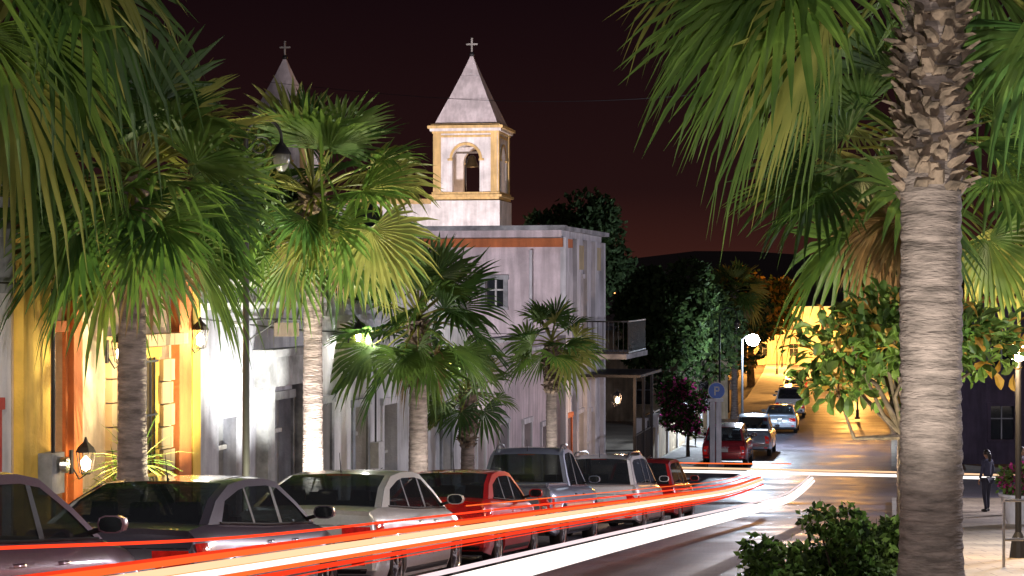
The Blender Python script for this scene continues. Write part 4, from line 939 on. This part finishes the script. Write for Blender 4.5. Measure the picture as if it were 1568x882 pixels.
# ------------------------------------------------------------ people
def person(name,x,y,yaw,shirt,pants,h=1.72,stride=.12,female=False):
    z=G(y)+.14; e=empty(name,(x,y,z),(0,0,yaw)); s=h/1.72
    skin=mat('skin',(.35,.2,.13),.55,nscale=20,namt=.1); hair=mat('hair',(.015,.01,.008),.5,nscale=40,namt=.3); shoe=mat('shoe',(.03,.03,.03),.5)
    def sk(nm,V,E,R,m,root=0,lv=2):
        me=bpy.data.meshes.new(nm); me.from_pydata([tuple(c*s for c in v) for v in V],E,[]); me.materials.append(m)
        o=bpy.data.objects.new(nm,me); COL.objects.link(o); o.parent=e
        md=o.modifiers.new('skin','SKIN'); md.use_smooth_shade=True
        for i,r in enumerate(R): me.skin_vertices[0].data[i].radius=(r[0]*s,r[1]*s) if isinstance(r,tuple) else (r*s,r*s)
        me.skin_vertices[0].data[root].use_root=True
        o.modifiers.new('sub','SUBSURF').levels=lv; o.modifiers['sub'].render_levels=lv
    sw=.19 if not female else .165
    sk('upper_body',[(0,0,.98),(0,0,1.12),(0,.01,1.3),(0,.01,1.42),(0,0,1.5),(sw,0,1.41),(sw+.06,-.02,1.14),(sw+.05,.08,.93),(-sw,0,1.41),(-sw-.06,-.02,1.14),(-sw-.05,.08,.93)],
       [(0,1),(1,2),(2,3),(3,4),(3,5),(5,6),(6,7),(3,8),(8,9),(9,10)],[(.15,.10),(.14,.095),(.16,.11),(.13,.09),(.055,.055),.062,.048,.034,.062,.048,.034],shirt)
    sk('legs',[(0,0,.95),(.09,0,.88),(.1,stride*.6+.03,.49),(.1,stride,.08),(-.09,0,.88),(-.1,-stride*.3+.03,.49),(-.1,-stride,.08)],[(0,1),(1,2),(2,3),(0,4),(4,5),(5,6)],[(.15,.11),.095,.062,.042,.095,.062,.042],pants)
    for sd,yy in((1,stride),(-1,-stride)): sk('shoe',[(sd*.1,yy-.05,.045),(sd*.1,yy+.07,.04),(sd*.105,yy+.17,.03)],[(0,1),(1,2)],[.045,.045,.03],shoe)
    for sd in(1,-1):
        hx=sd*(sw+.05); V=[(hx,.09,.92),(hx,.1,.87),(hx,.11,.83)];E=[(0,1),(1,2)];R=[.026,(.02,.036),(.018,.036)]
        sk('hand',V,E,R,skin,lv=1)
        for k in range(4):
            yy=.085+.018*k; ln=(.07,.08,.075,.06)[k]; sk('finger',[(hx,yy,.82),(hx-sd*.004,yy+.004,.82-ln*.5),(hx-sd*.018,yy+.006,.82-ln)],[(0,1),(1,2)],[.009,.008,.007],skin,lv=1)
        sk('thumb',[(hx,.125,.86),(hx-sd*.01,.145,.83),(hx-sd*.015,.148,.80)],[(0,1),(1,2)],[.011,.01,.008],skin,lv=1)
    sk('neck',[(0,0,1.46),(0,.015,1.56)],[(0,1)],[.055,.052],skin,lv=1)
    hd=MB(); vs=[];N=14;Mh=12
    for i in range(Mh+1):
        ph=math.pi*i/Mh
        for k in range(N):
            a=2*math.pi*k/N; xx=.078*math.sin(ph)*math.cos(a); yy=.098*math.sin(ph)*math.sin(a); zz=.118*math.cos(ph)
            if zz<0: xx*=1-.25*(-zz/.118); yy*=1-.12*(-zz/.118)
            if abs(xx)<.02 and yy>.05 and -.03<zz<.02: yy+=.018
            vs.append((xx*s,(yy+.02)*s,(1.62+zz)*s))
    hd.add(vs,[(i*N+k,i*N+(k+1)%N,(i+1)*N+(k+1)%N,(i+1)*N+k) for i in range(Mh) for k in range(N)],skin)
    for sd in(1,-1):
        hd.box((sd*.08*s,.015*s,1.615*s),(.015*s,.03*s,.055*s),skin); hd.box((sd*.03*s,.108*s,1.63*s),(.022*s,.008*s,.01*s),hair)
    hd.box((0,.108*s,1.555*s),(.045*s,.008*s,.008*s),mat('lips',(.25,.07,.06),.5)); hd.obj('head',e,smooth=60)
    hr=MB(); vs=[];fs=[]
    for i in range(8):
        ph=math.pi*.56*i/7
        for k in range(N):
            a=2*math.pi*k/N; f=1.1; zz=.125*math.cos(ph); yy=.104*math.sin(ph)*math.sin(a)*f
            if yy>.06: yy=.06; zz=max(zz,.05)
            vs.append((.084*math.sin(ph)*math.cos(a)*f*s,(yy+.012)*s,(1.625+zz)*s))
    hr.add(vs,[(i*N+k,i*N+(k+1)%N,(i+1)*N+(k+1)%N,(i+1)*N+k) for i in range(7) for k in range(N)],hair)
    hr.obj('hair',e,smooth=60)
    if female: sk('long_hair',[(0,-.06,1.66),(0,-.09,1.55),(0,-.1,1.4)],[(0,1),(1,2)],[.07,(.075,.04),(.05,.025)],hair)
person('woman_standing',12.85,53,.6,mat('shirt_dark',(.05,.05,.09),.9),mat('trousers_dark',(.03,.03,.05),.9),1.66,.05,True)
person('man_walking',13.5,52,-2.2,mat('shirt_grey',(.16,.12,.16),.9),mat('jeans',(.05,.06,.11),.9),1.76,.16)
# ------------------------------------------------------------ light trails
def trail(pts,r,col,s,parent,samp=False):
    cu=bpy.data.curves.new('trail','CURVE'); cu.dimensions='3D'; sp=cu.splines.new('NURBS'); sp.points.add(len(pts)-1)
    for i,p in enumerate(pts): sp.points[i].co=(*p,1)
    sp.use_endpoint_u=True; sp.order_u=4; cu.resolution_u=3; cu.bevel_depth=r; cu.bevel_resolution=2
    o=bpy.data.objects.new('trail',cu); COL.objects.link(o); o.parent=parent
    cu.materials.append(emat('trail_%s_%g_%d'%(str(col),s,samp),col,s,samp))
def lane(off,h,d0,d1,step=5,f=None):
    out=[]
    for d in list(np.arange(d0,d1-1,step))+[d1]:
        o=off+(f(d) if f else 0); out.append((C(d)+o,d,G(d)+h))
    return out
RED=(1,.05,.015); ORG=(1,.15,.03); WHT=(1,.90,.84); YEL=(1,.33,.09); PCH=(1,.62,.36)
e=empty('light_trail')
wob=lambda d: .04*math.sin(d*.21)+ (max(0,d-42)*.028)
for (o,h,r,c,s,sm) in ((2.05,.80,.034,YEL,1.3,0),(2.08,.845,.028,PCH,1.3,0),(2.12,.79,.026,WHT,1.5,0),(2.0,.74,.034,ORG,1.2,1),(2.02,.90,.024,ORG,1.1,0),(2.1,.69,.022,RED,1.1,0),(2.06,.94,.012,RED,1.0,0)):
    trail(lane(o,h,9,57.5,f=wob),r,c,s,e,bool(sm))
trail([(-4.0,11.0,G(11)+1.12),(-3.6,11.8,G(11.8)+1.1),(-3.2,12.9,G(12.9)+1.08),(-2.75,14.3,G(14.3)+1.04),(-2.2,16.3,G(16.3)+1.0)]+lane(1.9,1.0,20,57.5,f=wob),.012,RED,1.6,e)
trail(lane(1.75,.58,14,57.5,f=wob),.007,RED,1.2,e)
trail(lane(1.85,1.08,24,57.5,f=wob),.008,ORG,1.2,e)
e=empty('light_trail')
w2=lambda d:.04*math.sin(d*.21)
for (o,h,r,c,s,sm) in ((3.7,.62,.055,WHT,1.8,1),(3.78,.69,.042,WHT,1.7,0),(3.64,.55,.036,(1,.72,.74),1.1,0),(3.84,.60,.036,WHT,1.6,0),(3.70,.755,.02,(1,.8,.82),1.1,0)):
    trail(lane(o,h,9,61.5,f=w2),r,c,s,e,bool(sm))
e=empty('light_trail')
trail([(5.3,65.2,G(65)+.7),(8,64.8,G(65)+.68),(13,64,G(64)+.62),(20,62.5,G(62.5)+.5),(30,60,G(60)+.42)],.045,WHT,2.0,e)
trail([(5.5,65.3,G(65)+.8),(8,65,G(65)+.78),(13,64.2,G(64)+.72),(20,62.7,G(62.7)+.59),(30,60,G(60)+.52)],.03,PCH,1.2,e)
trail([(5.0,66,G(66)+.95),(7,65.5,G(65.5)+.92),(9.4,66,G(66)+.9)],.02,ORG,1.4,e)

mb=MB(); N=60; vs=[]
for i in range(N+1):
    x=-900+2600*i/N; h=6+20*math.exp(-((x-300)/400)**2)+4*math.sin(x*.012)+2*math.sin(x*.05); vs+=[(x,1300,-9.5),(x,1500,h)]
mb.add(vs,[(2*i,2*i+2,2*i+3,2*i+1) for i in range(N)],mat('hill_ground',(.05,.035,.025),.95,nscale=.01)); mb.obj('hill')
rg=np.random.default_rng(77); mb=MB(); E_city=emat('city_light',(1,.4,.12),4)
for i in range(200):
    x=rg.uniform(-200,420); t=rg.random()**.6; h=6+20*math.exp(-((x-300)/400)**2)-4; mb.box((x,1300+200*t-4,-9.5+(h+9.5)*t+1),(1.0,.5,.7),E_city)
mb.obj('distant_city_lights')
mb=MB(); mb.tube([(-12+30*t,95,10.0+ -1.2*math.sin(math.pi*t)+t*.5) for t in np.linspace(0,1,16)],.012,M_black,5); mb.obj('power_cable')

# ------------------------------------------------------------ world, moon, camera
w=bpy.data.worlds.new('World'); scene.world=w; w.use_nodes=True; n=w.node_tree; bg=n.nodes['Background']
tc=n.nodes.new('ShaderNodeTexCoord'); sx=n.nodes.new('ShaderNodeSeparateXYZ'); cr=n.nodes.new('ShaderNodeValToRGB')
n.links.new(tc.outputs['Generated'],sx.inputs[0]); n.links.new(sx.outputs[2],cr.inputs[0]); n.links.new(cr.outputs[0],bg.inputs[0])
E=cr.color_ramp.elements; E[0].position=0; E[0].color=(.05,.014,.010,1); E[1].position=1; E[1].color=(.04,.035,.046,1)
k=E.new(.05); k.color=(.017,.0058,.0058,1); k=E.new(.15); k.color=(.0072,.0027,.0038,1); k=E.new(.35); k.color=(.012,.008,.011,1)
bg.inputs[1].default_value=1.0
s=bpy.data.lights.new('moon','SUN'); s.energy=.05; s.angle=math.radians(.5); s.color=(.8,.85,1); so=bpy.data.objects.new('moon',s); so.rotation_euler=(math.radians(40),0,math.radians(30)); COL.objects.link(so)
cam=bpy.data.cameras.new('camera'); co=bpy.data.objects.new('camera',cam); COL.objects.link(co); co.location=(0,0,0); co.rotation_euler=(math.radians(90),0,0)
cam.lens=68.9; cam.sensor_width=36; cam.clip_start=.1; cam.clip_end=6000; scene.camera=co
